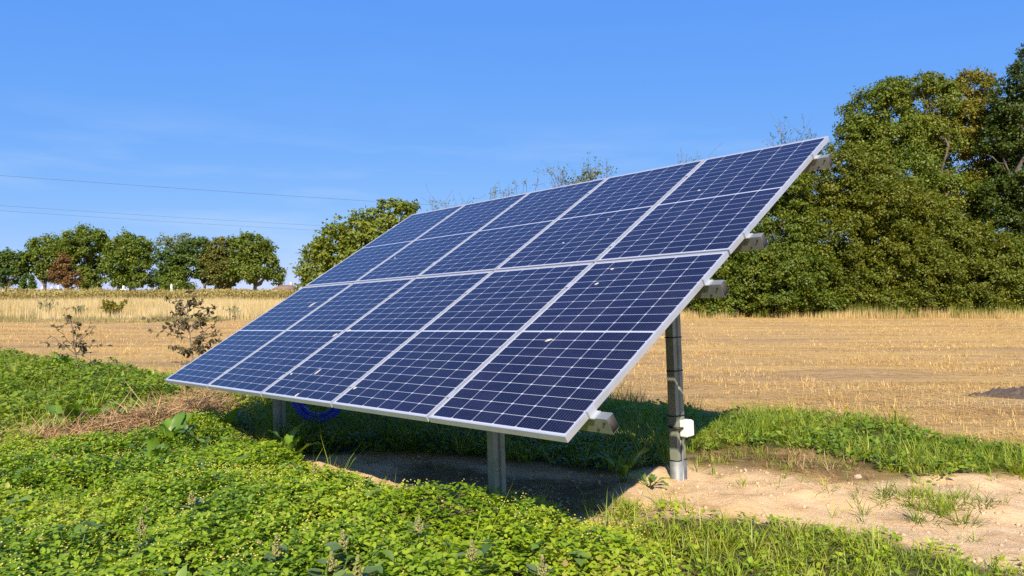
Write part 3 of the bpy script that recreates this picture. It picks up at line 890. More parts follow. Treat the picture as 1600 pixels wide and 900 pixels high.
# white junction box strapped to the rear post
zt, zl = z_on_post(655), z_on_post(681)
jb = empty('junction_box', (0, 0, 0), None, None); jb.parent = root
jc = np.array([4.27 + .035 + .040, 2.38 + .018, (zt + zl) / 2]) - BASE
jb.location = [float(q) for q in jc]
def rounded_box(name, sx, sy, sz, mat, parent, bev=.008):
    bm = bmesh.new(); bmesh.ops.create_cube(bm, size=1)
    bmesh.ops.scale(bm, vec=(sx, sy, sz), verts=bm.verts)
    bmesh.ops.bevel(bm, geom=list(bm.edges), offset=bev, segments=2, affect='EDGES', profile=.5)
    me = bpy.data.meshes.new(name); bm.to_mesh(me); bm.free()
    return link(name, me, parent, mat)
rounded_box('housing', .072, .088, zt - zl, M_WHITE, jb, .012)
ld = rounded_box('lid', .006, .080, (zt - zl) * .86, M_WHITE, jb, .0025); ld.location = (.039, 0, 0)
st = Acc(); hz = (zt - zl) / 2
P = [(-.118, -.005, hz * .3), (-.121, -.060, hz * .25), (-.100, -.088, hz * .2), (-.060, -.092, hz * .15), (-.030, -.085, hz * .1), (-.005, -.062, hz * .1), (-.002, -.044, hz * .1)]
st.tube(np.array(P), .010, 6); st.build('cable_loop', M_BLACK, jb, True)
cdt = Acc()
cdt.tube([(-.02, -.01, -hz), (-.03, -.014, -hz - .05), (-.035, -.016, -hz - .15), (-.035, -.016, -.60)], .010, 8)
cdt.build('conduit', M_STEEL, jb, True)

# blue corrugated conduit hung in a coil under the panels
def hose():
    D = 7.35
    c = at(497, 618, D)
    root_h = empty('hose_coil', c, 'dark blue corrugated conduit hanging in a coil beneath the far panels', 'hose coil')
    a = Acc(); P = []; N = 560
    for i in range(N):
        t = i / (N - 1)
        th = t * 2.6 * 2 * math.pi
        rr = .285 - .050 * (t * 2.6) + .01 * math.sin(th * 1.3)
        P.append((math.cos(th) * rr, .05 * t * 2.6 - .04 + .02 * math.sin(th * .7), math.sin(th) * rr))
    rad = .024 + .003 * np.sign(np.sin(np.arange(N) * 1.57))
    a.tube(P, rad, 10)
    a.build('corrugated_hose', M_BLUE, root_h, True)
    b = Acc(); b.tube([(0, 0, .24), (0, .03, .40), (.01, .06, .62)], .006, 6); b.build('hanging_strap', M_BLACK, root_h)
hose()

# ------------------------------------------------------------------ ground cover
W_LEAF = leaf_mat('weed_leaves', [(.09, .16, .012), (.19, .31, .017), (.30, .415, .022), (.40, .47, .03), (.36, .27, .09)], .44, .45, .4)
W_LEAF2 = leaf_mat('mixed_weed_leaves', [(.065, .125, .012), (.14, .235, .016), (.22, .31, .022), (.32, .37, .035), (.34, .25, .09)], .38, .45, .4)
W_GRASS = leaf_mat('grass_blades', [(.10, .165, .012), (.21, .295, .018), (.33, .37, .028), (.52, .43, .12)], .35, .45, .35)
W_STRAW = leaf_mat('straw', [(.27, .145, .04), (.48, .30, .092), (.64, .435, .155), (.78, .60, .28)], .15, .7, .2)
W_DRY = leaf_mat('dry_meadow_grass', [(.34, .24, .08), (.52, .39, .16), (.66, .51, .24), (.72, .60, .34)], .3, .7, .2)
W_HAY = leaf_mat('hay', [(.16, .08, .04), (.30, .17, .08), (.42, .27, .13), (.58, .42, .2)], .12, .7, .2)
W_FLOW = leaf_mat('small_yellow_flowers', [(.42, .38, .03), (.55, .46, .06), (.52, .50, .20)], .1, .6, .2)
W_BIG = leaf_mat('dock_leaves', [(.09, .18, .022), (.15, .255, .028), (.21, .32, .036)], .35, .4, .4)
W_BRAM = leaf_mat('bramble_leaves', [(.14, .11, .028), (.25, .195, .055), (.37, .295, .09), (.46, .38, .15)], .25, .6, .2)

def canopy(x, y, lo, hi, s=.45, seed=0):
    return lo + (hi - lo) * np.clip((noise2(x, y, s, 3, seed) - .28) / .44, 0, 1)

def weeds(name, zone, dens, lo, hi, size, mat, flowers=0.0, tv=LEAF8, edge=.12, s=.4, seed=3, per=5):
    p = zone.p; A = abs(np.sum(p[:, 0] * np.roll(p[:, 1], -1) - p[:, 1] * np.roll(p[:, 0], -1))) / 2
    xy = zone.sample(int(A * dens), edge, seed)
    x, y = xy[:, 0], xy[:, 1]
    keep = (np.abs(x) < .80 * y + .6)
    x, y = x[keep], y[keep]
    e = np.clip((zone.sd(x, y) + .25) / .45, .25, 1)
    H = canopy(x, y, lo, hi, s, seed) * e
    gz = ground_z(x, y)
    n = len(x)
    hh = H * (1 - .55 * rng.random(n) ** 1.6)
    a = Acc()
    base_t = np.clip(.45 + (noise2(x, y, .8, 3, seed + 1) - .5) * .9 + rng.normal(size=n) * .10, 0, 1)
    for k in range(per):
        th = rng.random(n) * 6.28 if k == 0 else th + 2 * math.pi / per + rng.normal(size=n) * .25
        el = rng.normal(size=n) * .30 + .12
        d = np.stack([np.cos(th) * np.cos(el), np.sin(th) * np.cos(el), np.sin(el)], -1)
        nrm = np.stack([-np.cos(th) * np.sin(el), -np.sin(th) * np.sin(el), np.cos(el)], -1) + rng.normal(size=(n, 3)) * .22
        rot = frames(nrm, d)
        sz = size * (.55 + .8 * rng.random(n))
        pos = np.stack([x, y, gz + hh + (k % 2) * -.02], -1) + d * .006
        a.inst(*tv, pos, rot, np.stack([sz * .95, sz, sz], -1), np.where(rng.random(n) < .015, 1.0, np.clip(base_t + rng.normal(size=n) * .12, 0, .86)))
    o = a.build(name, mat)
    tag(o, kind='stuff')
    if flowers:
        k = np.nonzero(rng.random(n) < flowers * np.clip((noise2(x, y, .7, 2, 6) - .3) * 3, 0, 1))[0]
        f = Acc()
        for rep in range(2):
            pos = np.stack([x[k] + rng.normal(size=len(k)) * .02, y[k] + rng.normal(size=len(k)) * .02, gz[k] + H[k] + .012 + rng.random(len(k)) * .03], -1)
            f.inst(*OCTA, pos, frames(np.tile([0, 0, 1.], (len(k), 1))), (.0042 + .003 * rng.random(len(k)))[:, None] * [1, 1, .7], rng.random(len(k)))
        # small flower buttons belong to the weeds: second material slot of the same mesh
        fo = f.build('weed_flowers', W_FLOW)
        tag(fo, kind='stuff')
    return o

def grass(name, zone, dens, hmin, hmax, wd, mat, edge=.15, seed=4, lean=.35, patch=None, per=16, spread=.035):
    """tufts of blades that lean outwards from their root"""
    p = zone.p; A = abs(np.sum(p[:, 0] * np.roll(p[:, 1], -1) - p[:, 1] * np.roll(p[:, 0], -1))) / 2
    xy = zone.sample(int(A * dens / per), edge, seed)
    x, y = xy[:, 0], xy[:, 1]
    keep = (np.abs(x) < .80 * y + .6)
    if patch is not None:
        keep &= noise2(x, y, patch[0], 3, seed + 2) > patch[1] - .25 * np.clip(zone.sd(x, y) / .5, 0, 1)
    x, y = x[keep], y[keep]; m = len(x)
    hs = (.45 + .9 * rng.random(m)) * (.4 + 1.2 * noise2(x, y, .5, 3, seed))
    tone = np.clip(.45 + (noise2(x, y, .6, 3, seed + 1) - .5) * .9 + rng.normal(size=m) * .14, 0, 1)
    k = np.repeat(np.arange(m), per); n = len(k)
    th = rng.random(n) * 6.28
    rad = spread * (.3 + rng.random(n)) * (.6 + .8 * rng.random(m))[k]
    le = np.clip(np.abs(rng.normal(size=n)) * lean + rad * 5, 0, 1.45)
    px = x[k] + np.cos(th) * rad; py = y[k] + np.sin(th) * rad
    th = th + rng.normal(size=n) * .7
    h = (hmin + (hmax - hmin) * rng.random(n)) * hs[k]
    d = np.stack([np.cos(th) * np.sin(le), np.sin(th) * np.sin(le), np.cos(le)], -1)
    nrm = np.stack([-np.cos(th) * np.cos(le), -np.sin(th) * np.cos(le), np.sin(le) + .05], -1)
    a = Acc()
    a.inst(*BLADE, np.stack([px, py, ground_z(px, py) - .004], -1), frames(nrm, d), np.stack([wd * (.6 + .8 * rng.random(n)), h, -h * .9], -1),
           np.clip(tone[k] + rng.normal(size=n) * .13, 0, 1))
    return tag(a.build(name, mat), kind='stuff')

weeds('weed_carpet', Z_FORE, 1250, .12, .27, .033, W_LEAF, .14, LEAF8, .10, .4, 3)
weeds('broad_weeds', Z_FORE, 9, .16, .33, .062, leaf_mat('bluish_weed_leaves', [(.07, .125, .025), (.13, .215, .035), (.20, .29, .045)], .33, .45, .4), 0, LEAF8, .10, .5, 6)
grass('carpet_grass', Z_FORE, 200, .12, .32, .005, W_GRASS, .1, 5, .5)
weeds('mixed_weeds', Z_LEFT, 230, .08, .34, .060, W_LEAF2, .08, LEAF4, .18, .7, 2)
weeds('shaded_weeds', Z_SHADE, 260, .06, .20, .050, W_LEAF2, 0, LEAF4, .15, .5, 4)
grass('shaded_grass', Z_SHADE, 1500, .10, .34, .006, W_GRASS, .15, 1, .45)
grass('back_grass', Z_BACK, 2600, .07, .22, .006, W_GRASS, .3, 2, .6)
weeds('back_weeds', Z_BACK, 110, .04, .13, .055, W_LEAF2, 0, LEAF4, .12, .4, 5)
grass('low_grass', Z_LOW, 3000, .05, .17, .0052, W_GRASS, .35, 3, .7, (.40, .56))
weeds('low_weeds', Z_LOW, 130, .03, .10, .034, W_LEAF, 0, LEAF8, .10, .4, 6)
grass('tuft_grass', Z_TUFT, 5200, .06, .19, .006, W_GRASS, .25, 5, .8, (.3, .45), 18, .05)
grass('stray_grass', Z_SOIL, 150, .04, .16, .005, W_GRASS, .05, 7, .7, (.7, .52), 12, .03)
grass('wet_patch_grass', Z_WET, 1300, .02, .09, .005, W_GRASS, .15, 6, .9, (.3, .42), 10, .035)
grass('dead_grass', Z_WET, 1500, .03, .10, .005, W_HAY, .2, 4, 1.1, (.3, .38), 10, .05)
grass('left_grass', Z_LEFT, 420, .10, .42, .007, W_GRASS, .3, 6, .5)

# straw stubble over the field
def stubble():
    n = 130000
    D = 5.5 + (43 - 5.5) * rng.random(n * 2) ** 1.7
    x = (rng.random(n * 2) * 2 - 1) * (.76 * D + 1); y = D
    g = np.max([z.sd(x, y) for z in GREENS + (Z_SOIL, Z_WET)], 0) + (noise2(x, y, .4, 2, 1) - .5) * .4
    ok = (g < .05) & ~((x < -5) & (y > 37.5))
    # in front of the field proper there is only grass and bare soil
    edge = np.interp(x / y * FPX + 800, [0, 270, 560, 970, 1130, 1350, 1440, 1600, 1900], [560, 598, 622, 632, 645, 652, 680, 702, 712])
    ok &= (CAM_H * FPX / y + HOR) < edge + 6
    ok &= rng.random(n * 2) < np.clip(.05 + 4.0 * (noise2(x * .45, y * 1.8, 1.5, 5, 2) - .45), .04, 1)
    x, y = x[ok][:n], y[ok][:n]; n = len(x)
    lie = rng.random(n) < .78
    le = np.where(lie, 1.35 + .15 * rng.random(n), np.abs(rng.normal(size=n)) * .55)
    th = rng.random(n) * 6.28
    d = np.stack([np.cos(th) * np.sin(le), np.sin(th) * np.sin(le), np.cos(le)], -1)
    nrm = np.where(lie[:, None], np.array([[0, 0, 1.]]), np.stack([np.cos(th), np.sin(th), np.full(n, .1)], -1))
    h = np.where(lie, .08 + .2 * rng.random(n), .03 + .08 * rng.random(n) ** 2)
    wd = (.0035 + .00022 * y) * (.7 + .6 * rng.random(n))
    a = Acc()
    a.inst(*BLADE, np.stack([x, y, ground_z(x, y) + np.where(lie, .012, -.005)], -1), frames(nrm, d), np.stack([wd, h, h * .25], -1), np.clip(rng.normal(size=n) * .22 + .45 + (noise2(x * .45, y * 1.5, 1.1, 4, 5) - .5) * 1.3, 0, 1))
    tag(a.build('straw_stubble', W_STRAW), kind='stuff')
stubble()

def stubble_clumps():
    m = 6000
    D = 6.2 + (40 - 6.2) * rng.random(m * 3) ** 1.6
    x = (rng.random(m * 3) * 2 - 1) * (.74 * D + 1); y = D
    g = np.max([z.sd(x, y) for z in GREENS + (Z_SOIL, Z_WET)], 0)
    edge = np.interp(x / y * FPX + 800, [0, 270, 560, 970, 1130, 1350, 1440, 1600, 1900], [560, 598, 622, 632, 645, 652, 680, 702, 712])
    ok = (g < .05) & ((CAM_H * FPX / y + HOR) < edge + 8) & ~((x < -5) & (y > 37)) & (noise2(x * .6, y, .9, 4, 1) > .47)
    x, y = x[ok][:m], y[ok][:m]; m = len(x)
    per = 11; k = np.repeat(np.arange(m), per); n = len(k)
    th = rng.random(n) * 6.28; le = np.abs(rng.normal(size=n)) * .6
    px = x[k] + rng.normal(size=n) * .07; py = y[k] + rng.normal(size=n) * .035
    d = np.stack([np.cos(th) * np.sin(le), np.sin(th) * np.sin(le), np.cos(le)], -1)
    nrm = np.stack([-np.cos(th) * np.cos(le), -np.sin(th) * np.cos(le), np.sin(le) + .1], -1)
    h = (.025 + .07 * rng.random(m))[k] * (.5 + rng.random(n))
    a = Acc()
    a.inst(*BLADE, np.stack([px, py, ground_z(px, py) - .004], -1), frames(nrm, d), np.stack([(.003 + .00025 * py) * (.6 + .8 * rng.random(n)), h, -h * .5], -1),
           np.clip((.5 + .2 * rng.normal(size=m))[k] + rng.normal(size=n) * .15, 0, 1))
    tag(a.build('standing_stubble', W_STRAW), kind='stuff')
stubble_clumps()

def tuft_band(name, n, xf, D0, D1, h0, h1, wd, mat, dens=None, tone=.5, lean=.22):
    D = D0 + (D1 - D0) * rng.random(n)
    px = xf[0] + (xf[1] - xf[0]) * rng.random(n)
    x = (px - 800) / FPX * D
    if dens: 
        k = noise2(x, D, dens[0], 3, 3) > dens[1]; x, D = x[k], D[k]; n = len(x)
    th = rng.random(n) * 6.28; le = np.abs(rng.normal(size=n)) * lean
    d = np.stack([np.cos(th) * np.sin(le), np.sin(th) * np.sin(le), np.cos(le)], -1)
    nrm = np.stack([np.cos(th), np.sin(th), np.full(n, .1)], -1)
    h = (h0 + (h1 - h0) * rng.random(n)) * np.clip(-.1 + 2.2 * noise2(x, D, 2.2, 4, 5), .15, 2)
    a = Acc()
    a.inst(*BLADE, np.stack([x, D, ground_z(x, D) - .02], -1), frames(nrm, d), np.stack([wd * (.6 + .8 * rng.random(n)), h, h * .5], -1), np.clip(tone + (noise2(x, D, 4, 3, 6) - .5) * .9 + rng.normal(size=n) * .14, 0, 1))
    return tag(a.build(name, mat), kind='stuff')
tuft_band('meadow_grass', 95000, (-200, 560), 38.0, 110, .25, .75, .018, W_DRY, None, .58, .6)
W_SED = leaf_mat('green_sedge', [(.10, .12, .03), (.17, .18, .05), (.28, .25, .09), (.4, .33, .15)], .3, .6, .2)
tuft_band('meadow_edge_grass', 14000, (-200, 560), 34.5, 41, .08, .35, .02, W_SED, (2.2, .44), .5, .5)
tuft_band('hedge_foot_grass', 15000, (960, 1750), 39.8, 42.4, .10, .52, .016, W_DRY, (1.3, .45), .5, .5)
tuft_band('hedge_foot_weeds', 5000, (960, 1750), 40.8, 42.6, .25, .8, .03, leaf_mat('yellow_green_weeds', [(.10, .13, .02), (.2, .22, .03), (.32, .3, .05)]), (2, .5))

def bramble():
    a = Acc()
    n = 26000
    px = -200 + 780 * rng.random(n); D = 112 + 16 * rng.random(n)
    x = (px - 800) / FPX * D
    top = .75 + 1.7 * noise2(x, D * .3, 3.5, 4, 4)
    z = top * (.15 + .85 * rng.random(n) ** .6)
    a.inst(*LEAF4, np.stack([x, D, z], -1), frames(rng.normal(size=(n, 3)) * .7 + [0, -.5, .6]), .22 + .2 * rng.random(n), np.clip(.5 + rng.normal(size=n) * .2 + (noise2(x, D, 3, 2, 5) - .5) * .7, 0, 1))
    k = 5000
    px = -200 + 780 * rng.random(k); D2 = 111 + 12 * rng.random(k); x2 = (px - 800) / FPX * D2
    th = rng.random(k) * 6.28; le = np.abs(rng.normal(size=k)) * .3
    d = np.stack([np.cos(th) * np.sin(le), np.sin(th) * np.sin(le), np.cos(le)], -1)
    a.inst(*BLADE, np.stack([x2, D2, np.zeros(k)], -1), frames(np.stack([np.cos(th), np.sin(th), np.full(k, .1)], -1), d), np.stack([np.full(k, .05), 1.4 + .9 * rng.random(k), np.full(k, .4)], -1), rng.random(k))
    tag(a.build('bramble_thicket', W_BRAM), kind='stuff')
bramble()

# ------------------------------------------------------------------ single plants
def shoot_bush(name, lab, cat, px, py, hpx, wpx, n_st, n_leaf, leaf, mat):
    g = ground_at(px, py); D = g[1]; s = D / FPX
    root = empty(name, (g[0], g[1], ground_z(g[0], g[1])), lab, cat)
    st, lf = Acc(), Acc()
    for k in range(n_st):
        e = np.array([rng.normal() * wpx * .45 * s, rng.normal() * wpx * .35 * s, hpx * s * (.6 + .4 * rng.random())])
        q = limb(np.array([rng.normal() * .05, rng.normal() * .05, 0]), e, 6, .06)
        st.tube(q, np.linspace(.012, .005, 6), 4)
        m = n_leaf
        t = .2 + .8 * rng.random(m)
        P = np.array([np.interp(t, np.linspace(0, 1, 6), q[:, i]) for i in range(3)]).T + rng.normal(size=(m, 3)) * .03 * (wpx * s)
        lf.inst(*LEAF4, P, frames(rng.normal(size=(m, 3)) * .8 + [0, -.2, .6]), leaf * (.6 + .8 * rng.random(m)), np.clip(.5 + rng.normal(size=m) * .22, 0, 1))
    st.build('stem', M_TWIG, root); lf.build('foliage', mat, root)
shoot_bush('wild_bush', 'rounded yellow green bush in the dry meadow', 'bush', 175, 497, 27, 20, 34, 60, .14, G_YELL)
shoot_bush('weed_clump', 'tall grey green weed clump in the dry meadow, left of the yellow green bush', 'weed', 72, 493, 25, 22, 22, 24, .11, G_GREY)
shoot_bush('weed_clump', 'small grey green weed clump right beside the yellow green bush', 'weed', 124, 494, 17, 14, 16, 22, .10, G_GREY)
shoot_bush('weed_clump', 'faint green weed clump at the meadow edge behind the leafier sapling', 'weed', 365, 497, 18, 16, 14, 22, .10, G_GREY)

G_SAP = leaf_mat('sapling_leaves', [(.035, .035, .014), (.075, .065, .022), (.12, .09, .03), (.17, .11, .04)], .3, .5, .3)
def sapling(lab, px, py, stem, sprays, n_leaf, leaf):
    g = ground_at(px, py); D = g[1]
    base = np.array([g[0], g[1], float(ground_z(g[0], g[1]))])
    root = empty('sapling', base, lab, 'sapling', 'saplings at the edge of the stubble field')
    tr, lf = Acc(), Acc()
    P = np.array([base] + [at(x, y, D) for x, y in stem])
    tr.tube(P - base, np.linspace(.016, .005, len(P)), 6)
    more = [(sx, sy, tx + rng.normal() * 16, ty + rng.normal() * 13) for (sx, sy, tx, ty) in sprays for _ in range(2)]
    for (sx, sy, tx, ty) in sprays + more:
        a = at(sx, sy, D); b = at(tx, ty, D) + np.array([0, rng.normal() * .18, 0])
        q = limb(a, b, 6, .08)
        tr.tube(q - base, np.linspace(.007, .003, 6), 4)
        t = .25 + .75 * rng.random(n_leaf)
        L = np.array([np.interp(t, np.linspace(0, 1, 6), q[:, i]) for i in range(3)]).T
        d = rng.normal(size=(n_leaf, 3)) * .7 + [0, 0, -.35]
        nrm = rng.normal(size=(n_leaf, 3)) * .6 + [0, -.5, .7]
        sz = leaf * (.6 + .7 * rng.random(n_leaf))
        lf.inst(*LEAF8, L - base, frames(nrm, d), np.stack([sz * .8, sz, sz], -1), rng.random(n_leaf))
    tr.build('trunk', M_TWIG, root, True); lf.build('crown', G_SAP, root)
sapling('spindly sapling with few brown leaves, nearest the picture edge', 126, 594, [(121, 570), (117, 545), (114, 515), (108, 490)],
        [(117, 545, 143, 518), (116, 540, 92, 538), (118, 552, 148, 550), (114, 515, 132, 505), (119, 556, 100, 552), (112, 505, 88, 492), (117, 540, 138, 536)], 5, .085)
sapling('bushier brown-leaved sapling close to the far lower corner of the array', 303, 572, [(300, 552), (297, 525), (292, 495), (284, 470), (276, 458)],
        [(300, 550, 275, 540), (300, 548, 330, 540), (298, 530, 268, 515), (298, 528, 340, 520), (296, 515, 262, 505), (296, 512, 335, 498), (294, 500, 266, 482), (293, 500, 325, 480),
         (288, 480, 268, 468), (288, 480, 308, 468), (299, 540, 318, 550), (299, 545, 285, 552), (297, 520, 312, 505), (292, 490, 300, 470), (299, 538, 342, 530), (296, 520, 280, 500), (299, 545, 318, 525)], 13, .09)

def dock(lab, px, py, n, leaf, cat='dock plant', mat=None, up=.5, D=None):
    g = ground_at(px, py)
    base = np.array([g[0], g[1], float(ground_z(g[0], g[1]))])
    root = empty('dock_plant', base, lab, cat, 'broad-leaved dock plants')
    lf, st = Acc(), Acc()
    m = 7
    for k in range(n):
        th = 2 * math.pi * k / n + rng.normal() * .3; el0 = up + rng.normal() * .22
        L = leaf * (.75 + .5 * rng.random()); wd = L * .42
        rows = []; p = np.zeros(3) + np.array([math.cos(th), math.sin(th), 0]) * .015
        stalk = [p.copy()]
        el = el0 + .35
        for i in range(3):
            p = p + np.array([math.cos(th) * math.cos(el), math.sin(th) * math.cos(el), math.sin(el)]) * L * .14; stalk.append(p.copy())
        st.tube(stalk, .004, 5)
        side = np.array([-math.sin(th), math.cos(th), 0])
        for i in range(m + 1):
            t = i / m
            ww = wd * (math.sin(math.pi * min(1, t * .93 + .07)) ** .7) * (1 - .35 * t) * .5
            up_ = np.array([-math.cos(th) * math.sin(el), -math.sin(th) * math.sin(el), math.cos(el)])
            wv = .10 * wd * math.sin(t * 13 + k)
            rows.append([p - side * ww + up_ * (ww * .35 + wv), p - up_ * .0, p + side * ww + up_ * (ww * .35 - wv)])
            p = p + np.array([math.cos(th) * math.cos(el), math.sin(th) * math.cos(el), math.sin(el)]) * L / m
            el -= 1.1 / m
        V = np.array(rows).reshape(-1, 3)
        F = []
        for i in range(m):
            for j in range(2):
                F.append((i * 3 + j, i * 3 + j + 1, i * 3 + j + 4, i * 3 + j + 3))
        lf.add(V, [F], np.clip(.5 + rng.normal() * .25, 0, 1))
    st.build('stalk', W_BIG, root); lf.build('foliage', mat or W_BIG, root, True)
dock('broad-leaved dock in the shadow just left of the rear post', 975, 752, 7, .20, up=.75)
dock('low sunlit dock rosette between the shadow edge and the rear post foot', 1015, 755, 7, .15, up=.25)
dock('sunlit dock rosette in the middle of the yellow-dotted weed carpet', 240, 745, 8, .23, up=.85)
dock('tall dock clump beside the dry hay at the left', 108, 690, 13, .31, up=.85)
dock('dock clump under the spindly sapling at the stubble edge', 98, 588, 13, .30, up=.8)
dock('dock growing between the hay heap and the left front post', 352, 690, 11, .25, up=.85)
dock('dock in front of the left front post', 452, 730, 9, .22, up=.95)
dock('upright dock in front of the hay heap', 268, 712, 9, .25, up=1.0)
dock('dock among the mixed weeds near the far corner of the array', 255, 632, 9, .26, up=.8)

W_AM = leaf_mat('pigweed_leaves', [(.08, .13, .04), (.13, .19, .06), (.18, .24, .08)], .3, .5, .35)
W_SEED = leaf_mat('pigweed_seed_heads', [(.18, .20, .06), (.28, .27, .09), (.36, .32, .12)], .2, .7, .2)
def pigweed(lab, px, py, D, h_head):
    top = at(px, py, D); base = np.array([top[0], D, float(ground_z(top[0], D))])
    H = top[2] - base[2]
    root = empty('pigweed', base, lab, 'pigweed', 'pigweeds sticking out of the weed carpet')
    st, lf, sh = Acc(), Acc(), Acc()
    q = limb(np.zeros(3), np.array([rng.normal() * .03, rng.normal() * .03, H]), 6, .04)
    st.tube(q, np.linspace(.006, .003, 6), 6)
    m = 14
    t = .25 + .6 * rng.random(m)
    L = np.array([np.interp(t, np.linspace(0, 1, 6), q[:, i]) for i in range(3)]).T
    th = rng.random(m) * 6.28; d = np.stack([np.cos(th), np.sin(th), .1 + .2 * rng.normal(size=m)], -1)
    sz = .05 + .035 * rng.random(m)
    lf.inst(*LEAF8, L + d * .02, frames(np.stack([-.2 * np.cos(th), -.2 * np.sin(th), np.ones(m)], -1) + rng.normal(size=(m, 3)) * .2, d), np.stack([sz, sz, sz], -1), rng.random(m))
    for (bx, by, f) in [(0, 0, 1), (.02, .01, .55), (-.018, .012, .5)]:
        b0 = q[-1] + np.array([bx * .3, by * .3, -h_head * .75]); b1 = q[-1] + np.array([bx, by, -h_head * (1 - f) + .01])
        n = int(90 * f)
        t = rng.random(n)
        P = b0 + (b1 - b0) * t[:, None]
        rr = .013 * f ** .4 * (1 - .75 * t)
        a_ = rng.random(n) * 6.28
        P = P + np.stack([np.cos(a_) * rr, np.sin(a_) * rr, np.zeros(n)], -1)
        sh.inst(*OCTA, P, frames(rng.normal(size=(n, 3))), .0045 + .003 * rng.random(n), rng.random(n))
    st.build('stem', W_AM, root); lf.build('foliage', W_AM, root); sh.build('seed_head', W_SEED, root)
PIG = [(428, 838, 3.35, .12, 'pigweed with tall seed head low in the frame, left of centre'), (545, 832, 3.4, .10, 'pigweed with leaning seed head near the bottom edge below the left post'), (655, 805, 3.65, .10, 'pigweed seed head just below the dark soil, left of the right front post'),
       (745, 845, 3.3, .10, 'slim pigweed below the right front post'), (575, 870, 3.1, .12, 'pigweed at the bottom edge, left of the picture centre'), (845, 866, 3.15, .10, 'short pigweed seed head at the bottom, right of the front post'),
       (215, 815, 3.6, .10, 'small pigweed in the yellow-dotted weeds at the far left'), (315, 765, 4.1, .08, 'pale pigweed seed head between the big dock leaf and the left post'), (485, 728, 5.0, .09, 'reddish-stemmed pigweed at the dark soil edge by the left post'),
       (500, 870, 3.1, .09, 'pigweed low at the bottom, left of the leaning one')]
for px, py, D, hh, lab in PIG: pigweed(lab, px, py, D, hh)

# yellow dandelion-like flowers at the back of the grass
W_PET = leaf_mat('yellow_petals', [(.70, .52, .01), (.78, .60, .02), (.8, .66, .05)], .2, .5, .2)
def flower(px, py, D, lab):
    top = at(px, py, D); base = np.array([top[0], D, float(ground_z(top[0], D))])
    root = empty('dandelion', base, lab, 'flower', 'yellow flowers at the edge of the stubble')
    st = Acc(); q = limb(np.zeros(3), top - base, 4, .06); st.tube(q, .0028, 5); st.build('stem', W_GRASS, root)
    pt = Acc(); n = 34
    th = rng.random(n) * 6.28; el = rng.random(n) * 1.2
    d = np.stack([np.cos(th) * np.cos(el), np.sin(th) * np.cos(el), np.sin(el)], -1)
    pt.inst(*LEAF4, np.tile(q[-1], (n, 1)), frames(np.tile([0, 0, 1.], (n, 1)) + rng.normal(size=(n, 3)) * .3, d), np.stack([np.full(n, .012), np.full(n, .022), np.full(n, .02)], -1), rng.random(n))
    pt.build('flower_head', W_PET, root)
for i, (px, py, lab) in enumerate([(1181, 643, 'yellow flower nearest to the array shadow'), (1205, 635, 'taller yellow flower second from the array shadow'), (1218, 640, 'yellow flower low beside the taller second one'),
                                   (1232, 633, 'highest yellow flower of the left cluster'), (1252, 642, 'dull yellow flower alone between the two clusters'), (1303, 639, 'yellow flower at the left of the right-hand pair'),
                                   (1322, 635, 'bright yellow double flower, upper of the right cluster'), (1320, 642, 'yellow flower just under the bright upper one'), (1378, 688, 'orange yellow flower low in the grass, apart from the clusters')]):
    flower(px, py, 8.4 if py < 660 else 7.0, lab)

# hay heap in the weeds on the left
def hay():
    path = np.array([ground_at(15, 712), ground_at(90, 704), ground_at(170, 694), ground_at(230, 686), ground_at(300, 662), ground_at(335, 645)])
    base = path.mean(0); base[2] = 0
    a = Acc(); n = 4000
    t = np.clip(rng.random(n) + rng.normal(size=n) * .02, 0, 1)
    P = np.array([np.interp(t, np.linspace(0, 1, len(path)), path[:, i]) for i in range(3)]).T
    big = np.interp(t, [0, .25, .45, .7, .9, 1], [.10, .10, .26, .28, .34, .2])
    off = rng.normal(size=(n, 2)) * .17
    P[:, :2] += off
    P[:, 2] = ground_z(P[:, 0], P[:, 1]) + .06 + big * np.exp(-(off ** 2).sum(1) / .07) * (.3 + .75 * rng.random(n))
    el = rng.normal(size=n) * .35; th = rng.random(n) * 6.28
    d = np.stack([np.cos(th) * np.cos(el), np.sin(th) * np.cos(el), np.sin(el)], -1)
    ln = .10 + .28 * rng.random(n)
    a.inst(*BLADE, P - base, frames(rng.normal(size=(n, 3)) * .5 + [0, -.3, 1], d), np.stack([.004 + .005 * rng.random(n), ln, ln * .3], -1), np.clip(rng.normal(size=n) * .25 + .45, 0, 1))
    for (x0, y0, x1, y1) in ((280, 650, 300, 605), (297, 652, 325, 612), (312, 655, 300, 607), (215, 672, 237, 608), (262, 660, 290, 625), (150, 690, 175, 640)):
        q0 = ground_at(x0, y0 + 12); q1 = at(x1, y1, q0[1] - .2)
        m = limb(q0, q1, 6, .06)
        a.tube(m - base, np.linspace(.006, .003, 6), 4, r=.9)
    o = a.build('hay_heap', W_HAY)
    o.location = [float(q) for q in base]
    tag(o, 'long low heap of reddish dry hay lying in the weeds', 'hay heap')
hay()

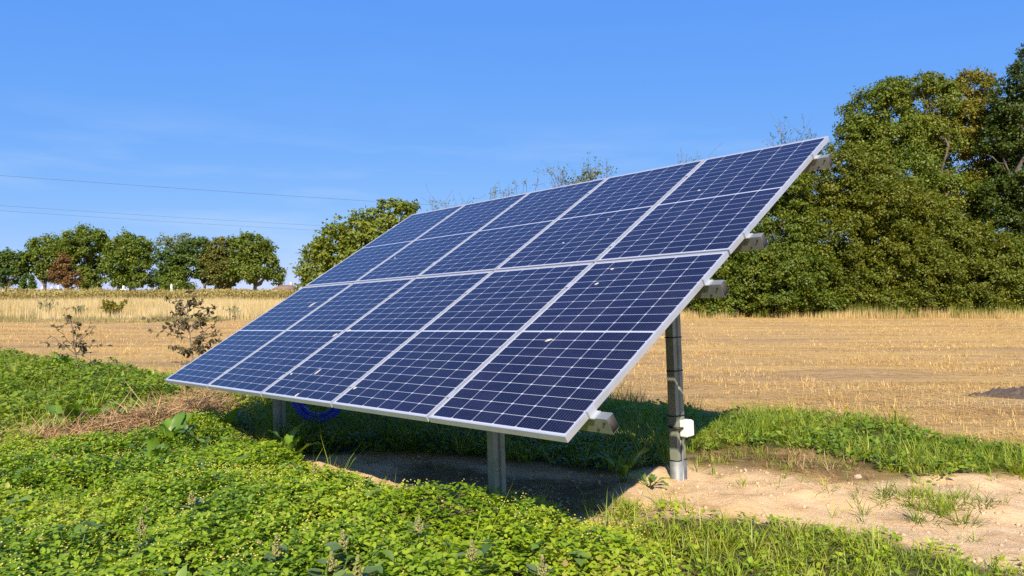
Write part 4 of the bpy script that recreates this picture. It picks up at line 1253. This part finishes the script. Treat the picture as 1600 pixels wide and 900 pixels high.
# stones and clods on the bare soil
M_CLOD = plain('dry_soil_clod', (.50, .345, .20), .95, 0, .25, 30, .5)
def clods():
    a = Acc(); n = 3500
    xy = Z_SOIL.sample(n, .05, 2); n = len(xy)
    V, F = OCTA
    bm = bmesh.new(); bmesh.ops.create_icosphere(bm, subdivisions=1, radius=1); V = np.array([v.co for v in bm.verts]); F = [np.array([[v.index for v in f.verts] for f in bm.faces])]; bm.free()
    V = V * (1 + .35 * (rng.random((len(V), 1)) - .5))
    s = .002 + .010 * rng.random(n) ** 6
    a.inst(V, F, np.stack([xy[:, 0], xy[:, 1], ground_z(xy[:, 0], xy[:, 1]) + s * .2], -1), frames(rng.normal(size=(n, 3))), s[:, None] * np.stack([1 + rng.random(n), 1 + rng.random(n), .6 + .5 * rng.random(n)], -1), rng.random(n))
    tag(a.build('soil_crumbs', M_CLOD), kind='stuff')
clods()
def lump(name, px, py, r, col, lab, cat):
    g = ground_at(px, py)
    bm = bmesh.new(); bmesh.ops.create_icosphere(bm, subdivisions=3, radius=1)
    for v in bm.verts:
        k = 1 + .9 * (noise2(v.co.x + 5, v.co.y + v.co.z * 1.7 + 5, .5, 4, 2) - .5)
        v.co = Vector((v.co.x * r[0] * k, v.co.y * r[1] * k, v.co.z * r[2] * k))
    me = bpy.data.meshes.new(name); bm.to_mesh(me); bm.free()
    for p in me.polygons: p.use_smooth = True
    o = link(name, me, None, plain(name + '_surface', col, .95, 0, .25, 25, .5))
    o.location = (float(g[0]), float(g[1]), float(ground_z(g[0], g[1])) + r[2] * .3)
    tag(o, lab, cat)
lump('stone', 1340, 749, (.03, .025, .02), (.42, .31, .22), 'small tan stone on the flattened brown patch', 'stone')
lump('soil_clod', 1078, 712, (.055, .03, .02), (.10, .07, .045), 'dark soil clod lying right of the rear post', 'clod')
def dark_mound():  # low rough mound, darker than the stubble around it
    g = ground_at(1594, 620); gz = float(ground_z(g[0], g[1]))
    nx_, ny_ = 90, 60
    X, Y = np.meshgrid(np.linspace(-.85, .6, nx_), np.linspace(-.4, .4, ny_))
    x, y = X.ravel(), Y.ravel()
    body = np.clip(1 - (x / .52) ** 2 - (y / .33) ** 2, 0, 1) * .12 + np.clip(1 - ((x + .5) / .32) ** 2 - ((y - .02) / .10) ** 2, 0, 1) * .035
    lum = noise2(x + 9, y + 9, .09, 4, 2); fine = noise2(x + 3, y + 3, .03, 3, 4)
    z = body * (.55 + .9 * lum) + np.where(body > 0, (np.abs(lum - .5) * .10 + (fine - .5) * .03), 0) - .012
    k = (np.arange(ny_ - 1)[:, None] * nx_ + np.arange(nx_ - 1)[None]).ravel()
    me = mesh_np('dark_mound', np.stack([x, y, z], -1), [np.stack([k, k + 1, k + nx_ + 1, k + nx_], -1)])
    o = link('dark_mound', me, None, plain('dark_topsoil', (.075, .052, .036), .95, 0, .35, 20, .5))
    o.location = (float(g[0]), float(g[1]), gz)
    tag(o, 'low dark ragged mound in the stubble at the picture edge', 'soil heap')
dark_mound()
